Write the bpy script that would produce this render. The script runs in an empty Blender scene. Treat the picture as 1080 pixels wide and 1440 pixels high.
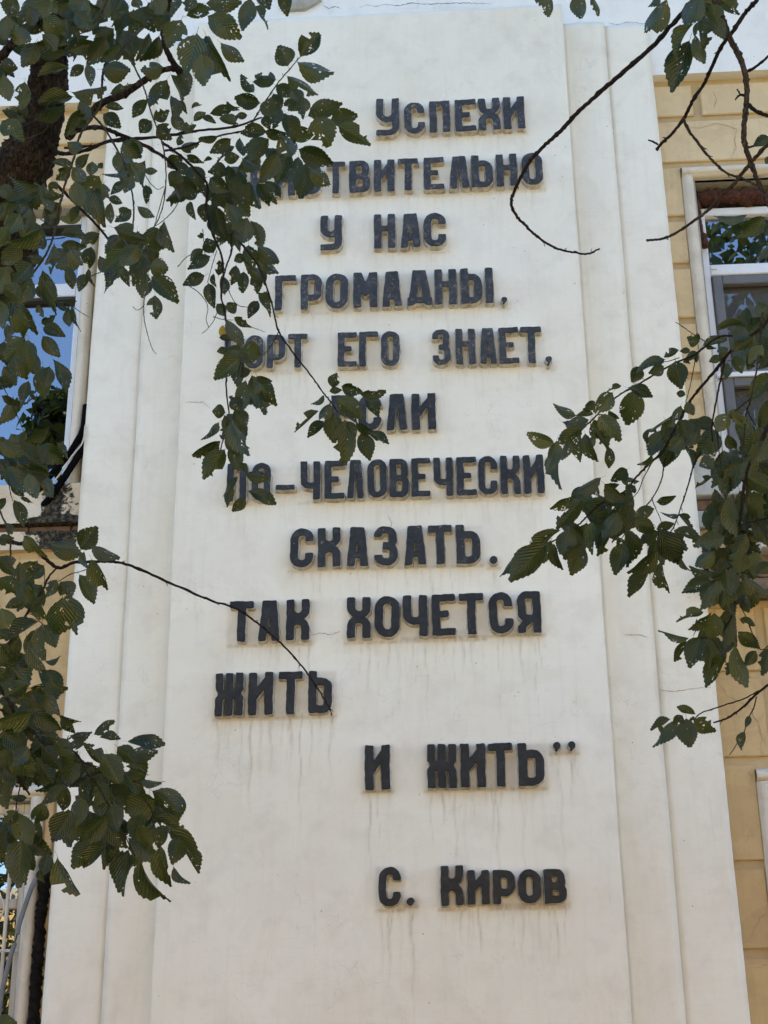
import bpy, math, random
import numpy as np
from mathutils import Vector, Matrix, Quaternion, noise, geometry
random.seed(7)
rng = np.random.default_rng(7)

# ---------------------------------------------------------------- camera
scene = bpy.context.scene
F = 2000.0                                   # focal length in pixels of the 1080 x 1440 picture
K = 37000.0
def _n(v): v = np.array(v, float); return v/np.linalg.norm(v)
AZ = _n([-53, 5100, -F]); AX = _n([K, (F*F+53*K)/5100.0, F]); AY = np.cross(AZ, AX)
ROT = np.array([AX, AY, AZ])                 # camera axes -> world
CAM = np.array([0.0, -7.6, 1.6])
def W(px, py, y=0.0):                        # where the sight line meets the plane at depth y
    d = ROT @ np.array([px-540, 720-py, -F]); return CAM + d*((y-CAM[1])/d[1])
def P(px, py, d):                            # point at distance d along the view
    return CAM + ROT @ np.array([(px-540)*d/F, (720-py)*d/F, -d])
cam_data = bpy.data.cameras.new('camera'); cam = bpy.data.objects.new('camera', cam_data)
scene.collection.objects.link(cam); scene.camera = cam
cam_data.sensor_fit = 'VERTICAL'; cam_data.sensor_height = 24; cam_data.lens = 24*F/1440
cam_data.clip_start = 0.05; cam_data.clip_end = 500
M = Matrix.Identity(4)
for i in range(3):
    for j in range(3): M[i][j] = ROT[i][j]
    M[i][3] = CAM[i]
cam.matrix_world = M

# ---------------------------------------------------------------- daylight
SUN_EL, SUN_AZ = 58, 20                      # the sun stands behind the building
world = bpy.data.worlds.new('World'); scene.world = world; world.use_nodes = True
wn = world.node_tree; wn.nodes.clear()
sky = wn.nodes.new('ShaderNodeTexSky'); sky.sky_type = 'NISHITA'; sky.sun_disc = False
sky.sun_elevation = math.radians(SUN_EL); sky.sun_rotation = math.radians(SUN_AZ)
sky.air_density = 1.0; sky.dust_density = 0.2; sky.ozone_density = 5.0
bg = wn.nodes.new('ShaderNodeBackground'); bg.inputs[1].default_value = 0.15
wo = wn.nodes.new('ShaderNodeOutputWorld')
wn.links.new(sky.outputs[0], bg.inputs[0]); wn.links.new(bg.outputs[0], wo.inputs[0])
sl = bpy.data.lights.new('sun', 'SUN'); sl.energy = 5.0; sl.angle = math.radians(0.5); sl.color = (1.0, 0.91, 0.76)
sun = bpy.data.objects.new('sun', sl); scene.collection.objects.link(sun)
el, az = math.radians(SUN_EL), math.radians(SUN_AZ)
to_sun = Vector((math.sin(az)*math.cos(el), math.cos(az)*math.cos(el), math.sin(el)))
sun.rotation_euler = to_sun.to_track_quat('Z', 'Y').to_euler()
scene.view_settings.view_transform = 'Standard'; scene.view_settings.look = 'None'
scene.view_settings.gamma = 1; scene.view_settings.exposure = 1.74
scene.cycles.transparent_max_bounces = 24; scene.cycles.max_bounces = 6

# ---------------------------------------------------------------- helpers
COL = scene.collection
def link(name, me, mat=None, parent=None, loc=None):
    o = bpy.data.objects.new(name, me); COL.objects.link(o)
    if mat is not None:
        for m in (mat if isinstance(mat, (list, tuple)) else [mat]): me.materials.append(m)
    if parent is not None: o.parent = parent
    if loc is not None: o.location = loc
    return o
def thing(name, label, cat, loc=(0, 0, 0), group=None):
    o = bpy.data.objects.new(name, None); COL.objects.link(o); o.location = loc
    o.empty_display_size = 0.2; o['label'] = label; o['category'] = cat
    if group: o['group'] = group
    return o
def tag(o, label, cat, group=None):
    o['label'] = label; o['category'] = cat
    if group: o['group'] = group
    return o
def mesh(name, v, f):
    me = bpy.data.meshes.new(name); me.from_pydata([tuple(map(float, p)) for p in v], [], f); me.update(); return me
class MB:                                     # collects pieces of one mesh
    def __init__(s): s.v = []; s.f = []; s.mi = []
    def add(s, v, f, mi=0):
        n = len(s.v); s.v += [tuple(p) for p in v]; s.f += [tuple(i+n for i in q) for q in f]; s.mi += [mi]*len(f)
    def box(s, x0, x1, y0, y1, z0, z1, c=0.0, mi=0):   # y0 is the front; c chamfers the front edges
        if c <= 0:
            v = [(x0,y0,z0),(x1,y0,z0),(x1,y1,z0),(x0,y1,z0),(x0,y0,z1),(x1,y0,z1),(x1,y1,z1),(x0,y1,z1)]
            f = [(0,1,5,4),(1,2,6,5),(2,3,7,6),(3,0,4,7),(4,5,6,7),(3,2,1,0)]
        else:
            v = [(x0+c,y0,z0+c),(x1-c,y0,z0+c),(x1-c,y0,z1-c),(x0+c,y0,z1-c),
                 (x0,y0+c,z0),(x1,y0+c,z0),(x1,y0+c,z1),(x0,y0+c,z1),
                 (x0,y1,z0),(x1,y1,z0),(x1,y1,z1),(x0,y1,z1)]
            f = [(0,1,2,3),(0,4,5,1),(1,5,6,2),(2,6,7,3),(3,7,4,0),(4,8,9,5),(5,9,10,6),(6,10,11,7),(7,11,8,4),(11,10,9,8)]
        s.add(v, f, mi)
    def tube(s, pts, rad, n=8, cap=True, rough=0.0, mi=0):
        pts = [Vector(p) for p in pts]; m = len(pts)
        if not hasattr(rad, '__len__'): rad = [rad]*m
        v = []; ref = None
        for i, p in enumerate(pts):
            t = (pts[min(i+1, m-1)]-pts[max(i-1, 0)]).normalized()
            if ref is None: ref = t.orthogonal().normalized()
            ref = (ref-t*ref.dot(t)).normalized(); b = t.cross(ref)
            for k in range(n):
                a = 2*math.pi*k/n; q = (ref*math.cos(a)+b*math.sin(a))
                r = rad[i]
                if rough: r *= 1+rough*noise.noise((p+q*rad[i])*(0.9/max(rad[i], .003)))
                v.append(tuple(p+q*r))
        f = [(i*n+k, i*n+(k+1) % n, (i+1)*n+(k+1) % n, (i+1)*n+k) for i in range(m-1) for k in range(n)]
        if cap: f += [tuple(range(n))[::-1], tuple((m-1)*n+k for k in range(n))]
        s.add(v, f, mi)
    def build(s, name, mat, parent=None, smooth=False, loc=None):
        me = mesh(name, s.v, s.f)
        if any(s.mi): me.polygons.foreach_set('material_index', s.mi)
        if smooth: me.polygons.foreach_set('use_smooth', [True]*len(me.polygons))
        return link(name, me, mat, parent, loc)
def boxo(name, x0, x1, y0, y1, z0, z1, mat, parent=None, c=0.0):
    b = MB(); b.box(x0, x1, y0, y1, z0, z1, c); return b.build(name, mat, parent)

# ---------------------------------------------------------------- materials
class NT:
    def __init__(s, name):
        s.m = bpy.data.materials.new(name); s.m.use_nodes = True; s.t = s.m.node_tree; s.t.nodes.clear()
        s.out = s.t.nodes.new('ShaderNodeOutputMaterial'); s.co = s.t.nodes.new('ShaderNodeNewGeometry')
    def node(s, ty, **kw):
        n = s.t.nodes.new(ty)
        for k, v in kw.items():
            if k.startswith('i_'): n.inputs[k[2:].replace('_', ' ')].default_value = v
            else: setattr(n, k, v)
        return n
    def L(s, a, b): s.t.links.new(a, b)
    def pos(s, scale=(1, 1, 1), src=None):
        m = s.node('ShaderNodeMapping'); m.inputs['Scale'].default_value = scale
        s.L(src or s.co.outputs['Position'], m.inputs[0]); return m.outputs[0]
    def noise(s, scale, detail=5, rough=.55, vec=None, dist=0.0):
        n = s.node('ShaderNodeTexNoise'); n.inputs['Scale'].default_value = scale
        n.inputs['Detail'].default_value = detail; n.inputs['Roughness'].default_value = rough
        n.inputs['Distortion'].default_value = dist
        s.L(vec or s.co.outputs['Position'], n.inputs['Vector']); return n.outputs['Fac']
    def ramp(s, fac, stops):
        r = s.node('ShaderNodeValToRGB'); e = r.color_ramp.elements
        while len(e) < len(stops): e.new(0.5)
        for i, (p, c) in enumerate(stops):
            e[i].position = p; e[i].color = (c if hasattr(c, '__len__') else (c, c, c)) + (1,) if hasattr(c, '__len__') else (c, c, c, 1)
        s.L(fac, r.inputs[0]); return r.outputs[0]
    def math(s, op, a, b=None, clamp=False):
        n = s.node('ShaderNodeMath', operation=op); n.use_clamp = clamp
        for i, x in enumerate((a, b)):
            if x is None: continue
            if isinstance(x, (int, float)): n.inputs[i].default_value = x
            else: s.L(x, n.inputs[i])
        return n.outputs[0]
    def mix(s, fac, a, b, mode='MIX'):
        n = s.node('ShaderNodeMix', data_type='RGBA', blend_type=mode)
        for i, x in ((0, fac), (6, a), (7, b)):
            if isinstance(x, (int, float)): n.inputs[i].default_value = x
            elif isinstance(x, tuple): n.inputs[i].default_value = x + (1,)
            else: s.L(x, n.inputs[i])
        return n.outputs[2]
    def bump(s, h, strength=.3, dist=.005):
        n = s.node('ShaderNodeBump'); n.inputs['Strength'].default_value = strength; n.inputs['Distance'].default_value = dist
        s.L(h, n.inputs['Height']); return n.outputs[0]
    def pbr(s, color, rough=.8, normal=None, **kw):
        p = s.node('ShaderNodeBsdfPrincipled')
        for k, x in (('Base Color', color), ('Roughness', rough)):
            if isinstance(x, (int, float)): p.inputs[k].default_value = x
            elif isinstance(x, tuple): p.inputs[k].default_value = x + (1,)
            else: s.L(x, p.inputs[k])
        if normal is not None: s.L(normal, p.inputs['Normal'])
        for k, x in kw.items(): p.inputs[k.replace('_', ' ')].default_value = x
        return p.outputs[0]
    def done(s, sh): s.L(sh, s.out.inputs[0]); return s.m

def plaster(name, base, warm, dirt, stain_attr=False, streak=1.0, bumpy=1.0, crack=1.0):
    t = NT(name)
    big = t.noise(1.1, 4); mid = t.noise(7, 6, .6)
    st = t.noise(9, 5, .6, t.pos((3.2, 3.2, .22)))
    fine = t.noise(140, 3)
    c = t.mix(t.ramp(big, [(.35, 0.0), (.7, 1.0)]), base, warm)
    c = t.mix(t.math('MULTIPLY', t.ramp(mid, [(.5, 0.0), (.8, 1.0)]), .30), c, dirt)
    pat = t.noise(2.6, 7, .68, None, .8)
    c = t.mix(t.math('MULTIPLY', t.ramp(pat, [(.50, 0.0), (.54, 1.0)]), .07*max(streak, .6)), c, dirt)
    lift = t.noise(3.0, 4, .6, t.pos((.25, .25, 4.5)), .3)
    c = t.mix(t.math('MULTIPLY', t.ramp(lift, [(.50, 0.0), (.515, 1.0), (.53, 0.0)]), .055), c, dirt)
    c = t.mix(t.math('MULTIPLY', t.ramp(st, [(.52, 0.0), (.78, 1.0)]), .13*streak), c, dirt)
    # hairline cracks
    dv = t.node('ShaderNodeTexVoronoi', feature='DISTANCE_TO_EDGE'); dv.inputs['Scale'].default_value = 2.3
    wob = t.node('ShaderNodeTexNoise'); wob.inputs['Scale'].default_value = 5; wob.inputs['Detail'].default_value = 6
    t.L(t.co.outputs['Position'], wob.inputs['Vector'])
    add = t.node('ShaderNodeVectorMath', operation='MULTIPLY_ADD'); add.inputs[1].default_value = (.5, .5, .5)
    t.L(wob.outputs['Color'], add.inputs[0]); t.L(t.co.outputs['Position'], add.inputs[2]); t.L(add.outputs[0], dv.inputs['Vector'])
    ck = t.ramp(dv.outputs['Distance'], [(0.0, 1.0), (.006, 0.0)])
    ck = t.math('MULTIPLY', ck, t.ramp(t.noise(1.7, 2, .5), [(.5, 0.0), (.62, 1.0)]))
    c = t.mix(t.math('MULTIPLY', ck, .16*crack), c, (.16, .13, .1))
    # small pits and specks
    pv = t.node('ShaderNodeTexVoronoi'); pv.inputs['Scale'].default_value = 14
    t.L(t.co.outputs['Position'], pv.inputs['Vector'])
    pit = t.math('MULTIPLY', t.ramp(pv.outputs['Distance'], [(.03, 1.0), (.07, 0.0)]), t.ramp(t.noise(6, 2), [(.56, 0.0), (.6, 1.0)]))
    c = t.mix(t.math('MULTIPLY', pit, .7), c, (.12, .09, .07))
    if stain_attr:
        a = t.node('ShaderNodeAttribute', attribute_name='stain')
        sep = t.node('ShaderNodeSeparateColor'); t.L(a.outputs['Color'], sep.inputs[0])
        brk = t.ramp(t.noise(60, 4, .6, t.pos((1, 1, .3))), [(.3, .25), (.65, 1.0)])
        c = t.mix(t.math('MULTIPLY', sep.outputs[0], brk, True), c, (.26, .175, .10))
        c = t.mix(t.math('MULTIPLY', sep.outputs[1], t.ramp(mid, [(.3, .3), (.7, 1.0)]), True), c, (.50, .42, .32))
    h = t.math('ADD', t.math('MULTIPLY', fine, .25), t.math('ADD', t.math('MULTIPLY', t.noise(18, 5), .8), t.math('MULTIPLY', ck, -1.2)))
    return t.done(t.pbr(c, .85, t.bump(h, .28*bumpy, .006), **{'Specular IOR Level': .25}))
MAT = {}
MAT['white'] = plaster('white_plaster', (.80, .762, .662), (.755, .705, .59), (.50, .44, .36), True)
MAT['frieze'] = plaster('frieze_plaster', (.80, .79, .75), (.76, .745, .70), (.5, .46, .4), False, .5, 2.4)
MAT['yellow'] = plaster('yellow_plaster', (.65, .51, .31), (.59, .45, .26), (.33, .24, .13), False, 1.9, 1.8, 1.6)
MAT['yellowlow'] = plaster('lower_yellow_plaster', (.56, .41, .215), (.48, .335, .165), (.22, .14, .07), False, 1.8, 1.8, 1.4)  # darker, more saturated yellow for the lower courses
MAT['joint'] = plaster('joint_plaster', (.52, .39, .22), (.44, .32, .17), (.28, .2, .12), False, .9, 1.4)
MAT['cream'] = plaster('cream_plaster', (.66, .60, .50), (.60, .53, .42), (.3, .25, .18), False, 1.6, 1.6, 2)

def mouldy():
    t = NT('mouldy_plaster')
    c = t.mix(t.ramp(t.noise(3, 4), [(.35, 0.0), (.7, 1.0)]), (.66, .58, .45), (.55, .45, .32))
    a = t.node('ShaderNodeAttribute', attribute_name='mould')
    n = t.noise(26, 6, .7, None, 1.0)
    k = t.ramp(t.math('ADD', n, t.math('MULTIPLY', a.outputs['Fac'], .75)), [(.70, 0.0), (.78, 1.0)])
    g = t.mix(t.ramp(t.noise(45, 6, .75), [(.45, 0.0), (.6, 1.0)]), (.006, .005, .004), (.10, .085, .05))
    c = t.mix(k, c, g)
    return t.done(t.pbr(c, .95, t.bump(t.math('ADD', n, t.math('MULTIPLY', k, -.6)), .8, .01)))
MAT['mould'] = mouldy()

def letter_paint(name, c0, c1, worn):
    t = NT(name)
    n = t.noise(48, 6, .68); m = t.noise(8, 4)
    c = t.mix(t.ramp(m, [(.35, 0.0), (.65, 1.0)]), c0, c1)
    c = t.mix(t.math('MULTIPLY', t.ramp(t.noise(21, 6, .7), [(.52, 0.0), (.62, 1.0)]), .35+.3*worn), c, tuple(x*2.0+.012 for x in c1))
    chips = t.ramp(t.math('ADD', n, t.math('MULTIPLY', m, .25)), [(.80-.08*worn, 0.0), (.83-.08*worn, 1.0)])
    c = t.mix(t.math('MULTIPLY', chips, .6), c, (.24, .22, .19))
    return t.done(t.pbr(c, t.ramp(n, [(.3, .40), (.7, .66)]), t.bump(t.math('SUBTRACT', t.noise(30, 5), chips), .6, .004), **{'Specular IOR Level': .34}))
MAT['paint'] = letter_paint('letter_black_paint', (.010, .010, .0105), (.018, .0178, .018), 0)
MAT['paintmid_sheen'] = letter_paint('letter_scuffed_sheen_paint', (.016, .016, .0165), (.028, .028, .029), .5)
MAT['paintworn_sheen'] = letter_paint('letter_worn_sheen_paint', (.028, .028, .029), (.046, .045, .046), 1)  # worn spots, plus a greyer colour standing in for sky sheen
def letter_side():
    t = NT('letter_side_plaster'); n = t.noise(30, 5, .65)
    c = t.mix(t.ramp(n, [(.38, 0.0), (.68, 1.0)]), (.62, .59, .52), (.28, .23, .17))
    return t.done(t.pbr(c, .9, t.bump(n, .5, .004)))
MAT['side'] = letter_side()

def simple(name, col, rough=.6, var=.25, scale=20, bump=.15, streak=False, **kw):
    t = NT(name)
    n = t.noise(scale, 5, .6, t.pos((1, 1, .15)) if streak else None)
    dark = tuple(x*(1-var) for x in col); lite = tuple(min(1, x*(1+var*.6)) for x in col)
    c = t.mix(t.ramp(n, [(.3, 0.0), (.7, 1.0)]), dark, lite)
    return t.done(t.pbr(c, rough, t.bump(n, bump, .003), **kw))
MAT['pvc'] = simple('white_plastic', (.70, .71, .73), .38, .08, 8)
MAT['greyframe'] = simple('grey_frame', (.13, .13, .13), .5, .15, 12)
MAT['oldwood'] = simple('old_white_frame', (.62, .56, .47), .7, .3, 20, .4, True)
MAT['sill'] = simple('sill_render', (.40, .40, .37), .85, .2, 14, .3)
MAT['seal'] = simple('black_seal', (.015, .015, .016), .5)
MAT['bouncewall'] = simple('ochre_bounce_render', (.84, .62, .27), .9, .12, 6, .2)  # warm colour of the added wall that bounces light
MAT['foam'] = simple('rusty_foam', (.075, .022, .010), .95, .9, 60, 2.0)
MAT['rubber'] = simple('black_pipe_foam', (.003, .003, .003), .95, .3, 30, .5, **{'Specular IOR Level': .08})
MAT['cable'] = simple('grey_cable', (.13, .14, .15), .5, .2)
MAT['palecable'] = simple('pale_cable', (.55, .48, .40), .5, .15)
MAT['brown'] = simple('brown_board', (.17, .115, .075), .8, .5, 14, .5)
MAT['brick'] = simple('old_brick', (.17, .10, .07), .9, .5, 18, .6)
MAT['acwhite'] = simple('faded_white_metal', (.55, .53, .48), .5, .15, 6)
MAT['tar'] = simple('black_crumbled_tar', (.012, .010, .008), .95, .9, 46, 2.0, **{'Specular IOR Level': .15})
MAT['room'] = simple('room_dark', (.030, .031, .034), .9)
MAT['curtain'] = simple('curtain_cloth', (.6, .56, .5), .9, .15, 6)
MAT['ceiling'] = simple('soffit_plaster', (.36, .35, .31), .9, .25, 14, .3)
def bark(name, a, b, sc=60):
    t = NT(name); oc = t.node('ShaderNodeTexCoord').outputs['Object']
    n = t.noise(sc, 6, .7, t.pos((1, 1, .28), oc), 2.5); n2 = t.noise(sc*.35, 4, .6, t.pos((1, 1, .2), oc), 1.5)
    h = t.math('ADD', t.ramp(n, [(.38, 0.0), (.62, 1.0)]), t.math('MULTIPLY', n2, .8))
    c = t.mix(t.ramp(t.math('MULTIPLY', h, .6), [(.28, 0.0), (.80, 1.0)]), a, b)
    return t.done(t.pbr(c, .9, t.bump(h, 1.0, .018), **{'Specular IOR Level': .2}))
MAT['bark'] = bark('trunk_bark', (.003, .0025, .002), (.085, .060, .042), 45)
MAT['twig'] = bark('twig_bark', (.018, .011, .009), (.065, .042, .035), 120)
MAT['palebark'] = bark('pale_twig_bark', (.03, .022, .017), (.15, .11, .08), 90)
MAT['greytwig'] = bark('grey_twig_bark', (.05, .043, .034), (.15, .13, .10), 160)

def glass(name, refl, tint, haze=0.0):
    t = NT(name)
    n = t.bump(t.noise(1.3, 2), .10, .02)
    g = t.node('ShaderNodeBsdfGlossy'); g.inputs['Roughness'].default_value = .0; g.inputs['Color'].default_value = (1, 1, 1, 1)
    t.L(n, g.inputs['Normal'])
    tr = t.node('ShaderNodeBsdfTransparent'); tr.inputs[0].default_value = tint + (1,)
    fr = t.node('ShaderNodeFresnel'); fr.inputs[0].default_value = 1.5
    f = t.math('ADD', fr.outputs[0], refl, True)
    m = t.node('ShaderNodeMixShader'); t.L(f, m.inputs[0]); t.L(tr.outputs[0], m.inputs[1]); t.L(g.outputs[0], m.inputs[2])
    if haze:
        d = t.node('ShaderNodeBsdfDiffuse'); d.inputs[0].default_value = (.2, .2, .2, 1)
        m2 = t.node('ShaderNodeMixShader'); m2.inputs[0].default_value = haze
        t.L(m.outputs[0], m2.inputs[1]); t.L(d.outputs[0], m2.inputs[2]); m = m2
    return t.done(m.outputs[0])
MAT['glass'] = glass('window_glass', .22, (.5, .52, .55))
MAT['netglass'] = glass('netted_window_glass', .12, (.4, .4, .4), .30)

def leaf_mat(name, c0, c1, c2, holes=True, trans=.32):
    t = NT(name)
    uv = t.node('ShaderNodeUVMap', uv_map='UVMap'); sp = t.node('ShaderNodeSeparateXYZ'); t.L(uv.outputs[0], sp.inputs[0])
    u, v = sp.outputs[0], sp.outputs[1]
    oi = t.node('ShaderNodeObjectInfo'); rnd = oi.outputs['Random']
    au = t.math('ABSOLUTE', u)
    side = t.math('FRACT', t.math('MULTIPLY', t.math('SUBTRACT', v, t.math('MULTIPLY', au, .8)), 9))
    vein = t.math('MINIMUM', t.math('ABSOLUTE', t.math('SUBTRACT', side, .5)), t.math('MULTIPLY', au, 14))
    vl = t.ramp(vein, [(0, 1.0), (.10, 0.0)])
    oc = t.node('ShaderNodeTexCoord').outputs['Object']
    off = t.node('ShaderNodeVectorMath', operation='ADD'); cmb = t.node('ShaderNodeCombineXYZ')
    t.L(t.math('MULTIPLY', rnd, 37.0), cmb.inputs[0]); t.L(t.math('MULTIPLY', rnd, 91.0), cmb.inputs[1])
    t.L(uv.outputs[0], off.inputs[0]); t.L(cmb.outputs[0], off.inputs[1]); uvr = off.outputs[0]
    n = t.noise(3.0, 4, .6, uvr)
    c = t.mix(rnd, c0, c1)
    c = t.mix(t.math('MULTIPLY', t.ramp(n, [(.55, 0.0), (.8, 1.0)]), .5), c, c2)
    c = t.mix(t.math('MULTIPLY', vl, .42), c, (.12, .165, .055))
    # brown bitten rims round the insect holes
    vo = t.node('ShaderNodeTexVoronoi'); vo.inputs['Scale'].default_value = 11; hw = t.node('ShaderNodeTexNoise'); hw.inputs['Scale'].default_value = 7; t.L(uvr, hw.inputs['Vector']); ha = t.node('ShaderNodeVectorMath', operation='MULTIPLY_ADD'); ha.inputs[1].default_value = (.16, .16, 0)
    t.L(hw.outputs['Color'], ha.inputs[0]); t.L(uvr, ha.inputs[2]); t.L(ha.outputs[0], vo.inputs['Vector'])
    reg = t.ramp(t.noise(2.2, 2, .5, uvr), [(.53, 0.0), (.65, 1.0)])
    size = t.math('MULTIPLY', reg, t.math('ADD', t.math('MULTIPLY', rnd, .24), .16))
    hole = t.math('LESS_THAN', vo.outputs['Distance'], size)
    rim = t.math('LESS_THAN', vo.outputs['Distance'], t.math('MULTIPLY', size, 1.5))
    c = t.mix(t.math('MULTIPLY', rim, .6), c, (.13, .10, .04))
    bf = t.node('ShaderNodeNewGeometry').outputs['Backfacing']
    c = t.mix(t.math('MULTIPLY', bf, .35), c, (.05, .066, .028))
    p = t.node('ShaderNodeBsdfPrincipled'); t.L(c, p.inputs['Base Color']); p.inputs['Roughness'].default_value = .27
    p.inputs['Specular IOR Level'].default_value = .5
    t.L(t.bump(t.math('ADD', t.math('MULTIPLY', t.ramp(vein, [(0, 0.0), (.45, 1.0)]), .8), t.math('MULTIPLY', t.noise(14, 3, .6, uvr), .7)), .5, .004), p.inputs['Normal'])
    tl = t.node('ShaderNodeBsdfTranslucent'); t.L(t.mix(.5, c, (.08, .11, .01)), tl.inputs[0])
    m = t.node('ShaderNodeMixShader'); m.inputs[0].default_value = trans
    t.L(p.outputs[0], m.inputs[1]); t.L(tl.outputs[0], m.inputs[2])
    sh = m.outputs[0]
    if holes:
        tr = t.node('ShaderNodeBsdfTransparent'); m2 = t.node('ShaderNodeMixShader')
        t.L(hole, m2.inputs[0]); t.L(sh, m2.inputs[1]); t.L(tr.outputs[0], m2.inputs[2]); sh = m2.outputs[0]
    return t.done(sh)
MAT['leaf'] = leaf_mat('green_leaf', (.006, .014, .0035), (.034, .052, .011), (.058, .060, .014))
MAT['paleleaf'] = leaf_mat('pale_leaf', (.07, .09, .035), (.09, .11, .045), (.10, .10, .04))
MAT['yellowleaf'] = leaf_mat('yellow_leaf', (.42, .30, .04), (.45, .30, .05), (.25, .12, .03), False)
MAT['rustleaf'] = leaf_mat('rust_leaf', (.22, .08, .04), (.2, .07, .03), (.12, .06, .03), False)
MAT['farleaf'] = leaf_mat('far_leaf', (.025, .04, .01), (.05, .065, .015), (.10, .10, .02), False, .35)

# ---------------------------------------------------------------- ground
g = boxo('ground', -150, 150, -220, 60, -.3, 0, simple('yard_ground', (.27, .22, .13), .9, .2, .8, .2)); g['kind'] = 'structure'
g = boxo('added_dark_lawn', -150, 150, -219, -10.2, -.2, .004, simple('dark_lawn_green', (.02, .04, .01), .95, .3, 3, .3)); g['kind'] = 'structure'  # unseen dark ground added to cut the bounce reaching the upper slab

# ---------------------------------------------------------------- building
B = thing('building', 'ochre rusticated building with white frieze and grey framed windows behind the inscription slab', 'building', (0, .2, 0))
def bp(name, *a, **k):                        # a part of the building (built in world space)
    o = boxo(name, *a, **k); o.parent = B; o.location = (0, -.2, 0); return o
def adopt(o, par=None):
    if par is None: o.parent = B; o.location = (0, -.2, 0)
    else: o.parent = par; o.location = (0, 0, 0)
    return o
XL0, XL1, XR0, XR1 = -3.70, -2.306, 1.51, 2.90
ZW = [(1.25, 2.99), (4.80, 6.76)]
FR = 7.503                                    # underside of the frieze
m = MB(); xs = [-14, XL0, XL1, XR0, XR1, 14]; zs = [0, 1.25, 2.99, 4.80, 6.76, FR]
for i in range(5):
    for j in range(5):
        if i in (1, 3) and j in (1, 3): continue
        m.box(xs[i], xs[i+1], .02, .38, zs[j], zs[j+1])
m.box(-2.353, XL1-.001, .021, .38, 1.25, 2.99); m.box(XR0+.001, 1.566, .021, .38, 1.25, 2.99)
adopt(m.build('wall', MAT['joint']))
m = MB(); m.box(-14, 14, -.06, .38, FR, 12.0); adopt(m.build('frieze', MAT['frieze']))
m = MB(); m.box(-14.3, 14.3, -.5, .38, 12.0, 12.4); adopt(m.build('cornice', MAT['frieze']))
m = MB(); m.box(-14, -13.7, .38, 9, 0, 12); m.box(13.7, 14, .38, 9, 0, 12); m.box(-14, 14, 9, 9.3, 0, 12)
m.box(-13.7, 13.7, .38, 9, 4.0, 4.3); m.box(-13.7, 13.7, 3.2, 3.4, 0, 12)
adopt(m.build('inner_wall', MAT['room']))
m = MB(); m.box(-14.3, 14.3, .38, 9.6, 12.0, 12.4); adopt(m.build('roof', MAT['brown']))

PE_L, PE_R = -2.19, 1.32                      # the slab hides the wall between these
GR = .045
courses = [FR, 7.228, 6.88, 6.49, 6.153, 5.776, 5.406, 5.07, 4.80]
courses2 = [4.41, 4.0, 3.598, 3.129, 2.588, 2.151, 1.72, 1.25, .85, .4, 0.0]
vg = W(974, 140)[0], W(986, 140)[0]; vg2 = W(1064, 890)[0], W(1075, 890)[0]
def block(x0, x1, z0, z1):
    if x1-x0 < .015 or z1-z0 < .02: return
    j = lambda: random.uniform(-.0025, .0025)
    o = bp('block', x0+j(), x1+j(), 0+random.uniform(-.002, .002), .021, z0+j(), z1+j(), MAT['yellow' if z0 > 4.5 else 'yellowlow'], None, .006)
def run_course(z0, z1, hole, k):
    z1 -= GR
    for sgn in (1, -1):
        a, b = (PE_R-.02, 5.4) if sgn > 0 else (-6.0, PE_L+.02)
        cuts = []
        step = .95; off = [vg[0], vg[0]+.62, vg2[0]][k % 3] if k < 20 else vg2[0]
        x = off-6*step*2
        if k == 1: off = vg[0]+.62
        xs_ = [off+i*step for i in range(-9, 9)]
        segs = []; prev = a
        for x in sorted(xs_):
            if a+.05 < x < b-.05: segs.append((prev, x)); prev = x+.052
        segs.append((prev, b))
        for s0, s1 in segs:
            if hole:
                h0, h1 = (XR0-.07+(.068 if z0 < 3.2 else 0), XR1+.07) if sgn > 0 else (XL0-.07, XL1+.08-(.059 if z0 < 3.2 else 0))
                if s1 <= h0 or s0 >= h1: block(s0, s1, z0, z1)
                else:
                    if s0 < h0: block(s0, h0, z0, z1)
                    if s1 > h1: block(h1, s1, z0, z1)
            else: block(s0, s1, z0, z1)
for k in range(len(courses)-1):
    run_course(courses[k+1], courses[k], courses[k] < 6.9, k)
for k in range(len(courses2)-1):
    if courses2[k+1] < 0 or courses2[k] > 4.5: continue
    run_course(courses2[k+1], courses2[k], 1.2 < courses2[k] and courses2[k+1] < 3.07, 20+k if k < 2 else k)

# plaster architraves, rounded, with their own wear
def architrave(x0, x1, z0, z1, bottom=False, name='architrave'):
    m = MB(); w = .07
    def roll(p, q, ax):
        # a half round strip with a flat outer fillet
        n = 26; pts = [Vector(p).lerp(Vector(q), i/n) for i in range(n+1)]
        v = []; prof = [(-.5, .02), (-.5, -.014), (-.36, -.016), (-.30, -.030), (-.05, -.040), (.25, -.034), (.42, -.016), (.5, .0), (.5, .02)]
        for i, c in enumerate(pts):
            for u, y in prof:
                d = .003*noise.noise(c*9+Vector((u*3, 0, 0)))
                v.append((c.x+(u*w+d if ax else 0), y+d, c.z+(0 if ax else (u*w+d))))
        k = len(prof); m.add(v, [(i*k+j, i*k+j+1, (i+1)*k+j+1, (i+1)*k+j) for i in range(n) for j in range(k-1)])
    def vs(x, flip):
        roll((x, 0, z0), (x, 0, z1), True)
    vs(x0-w/2, 0); vs(x1+w/2, 1)
    roll((x0-w, .0012, z1+w/2), (x1+w, .0012, z1+w/2), False)
    if bottom: roll((x0-w, 0, z0-w/2), (x1+w, 0, z0-w/2), False)
    return adopt(m.build(name, MAT['cream'], smooth=True))
XL1L, XR0L = -2.365, 1.578                    # the lower openings are a little narrower
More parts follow.
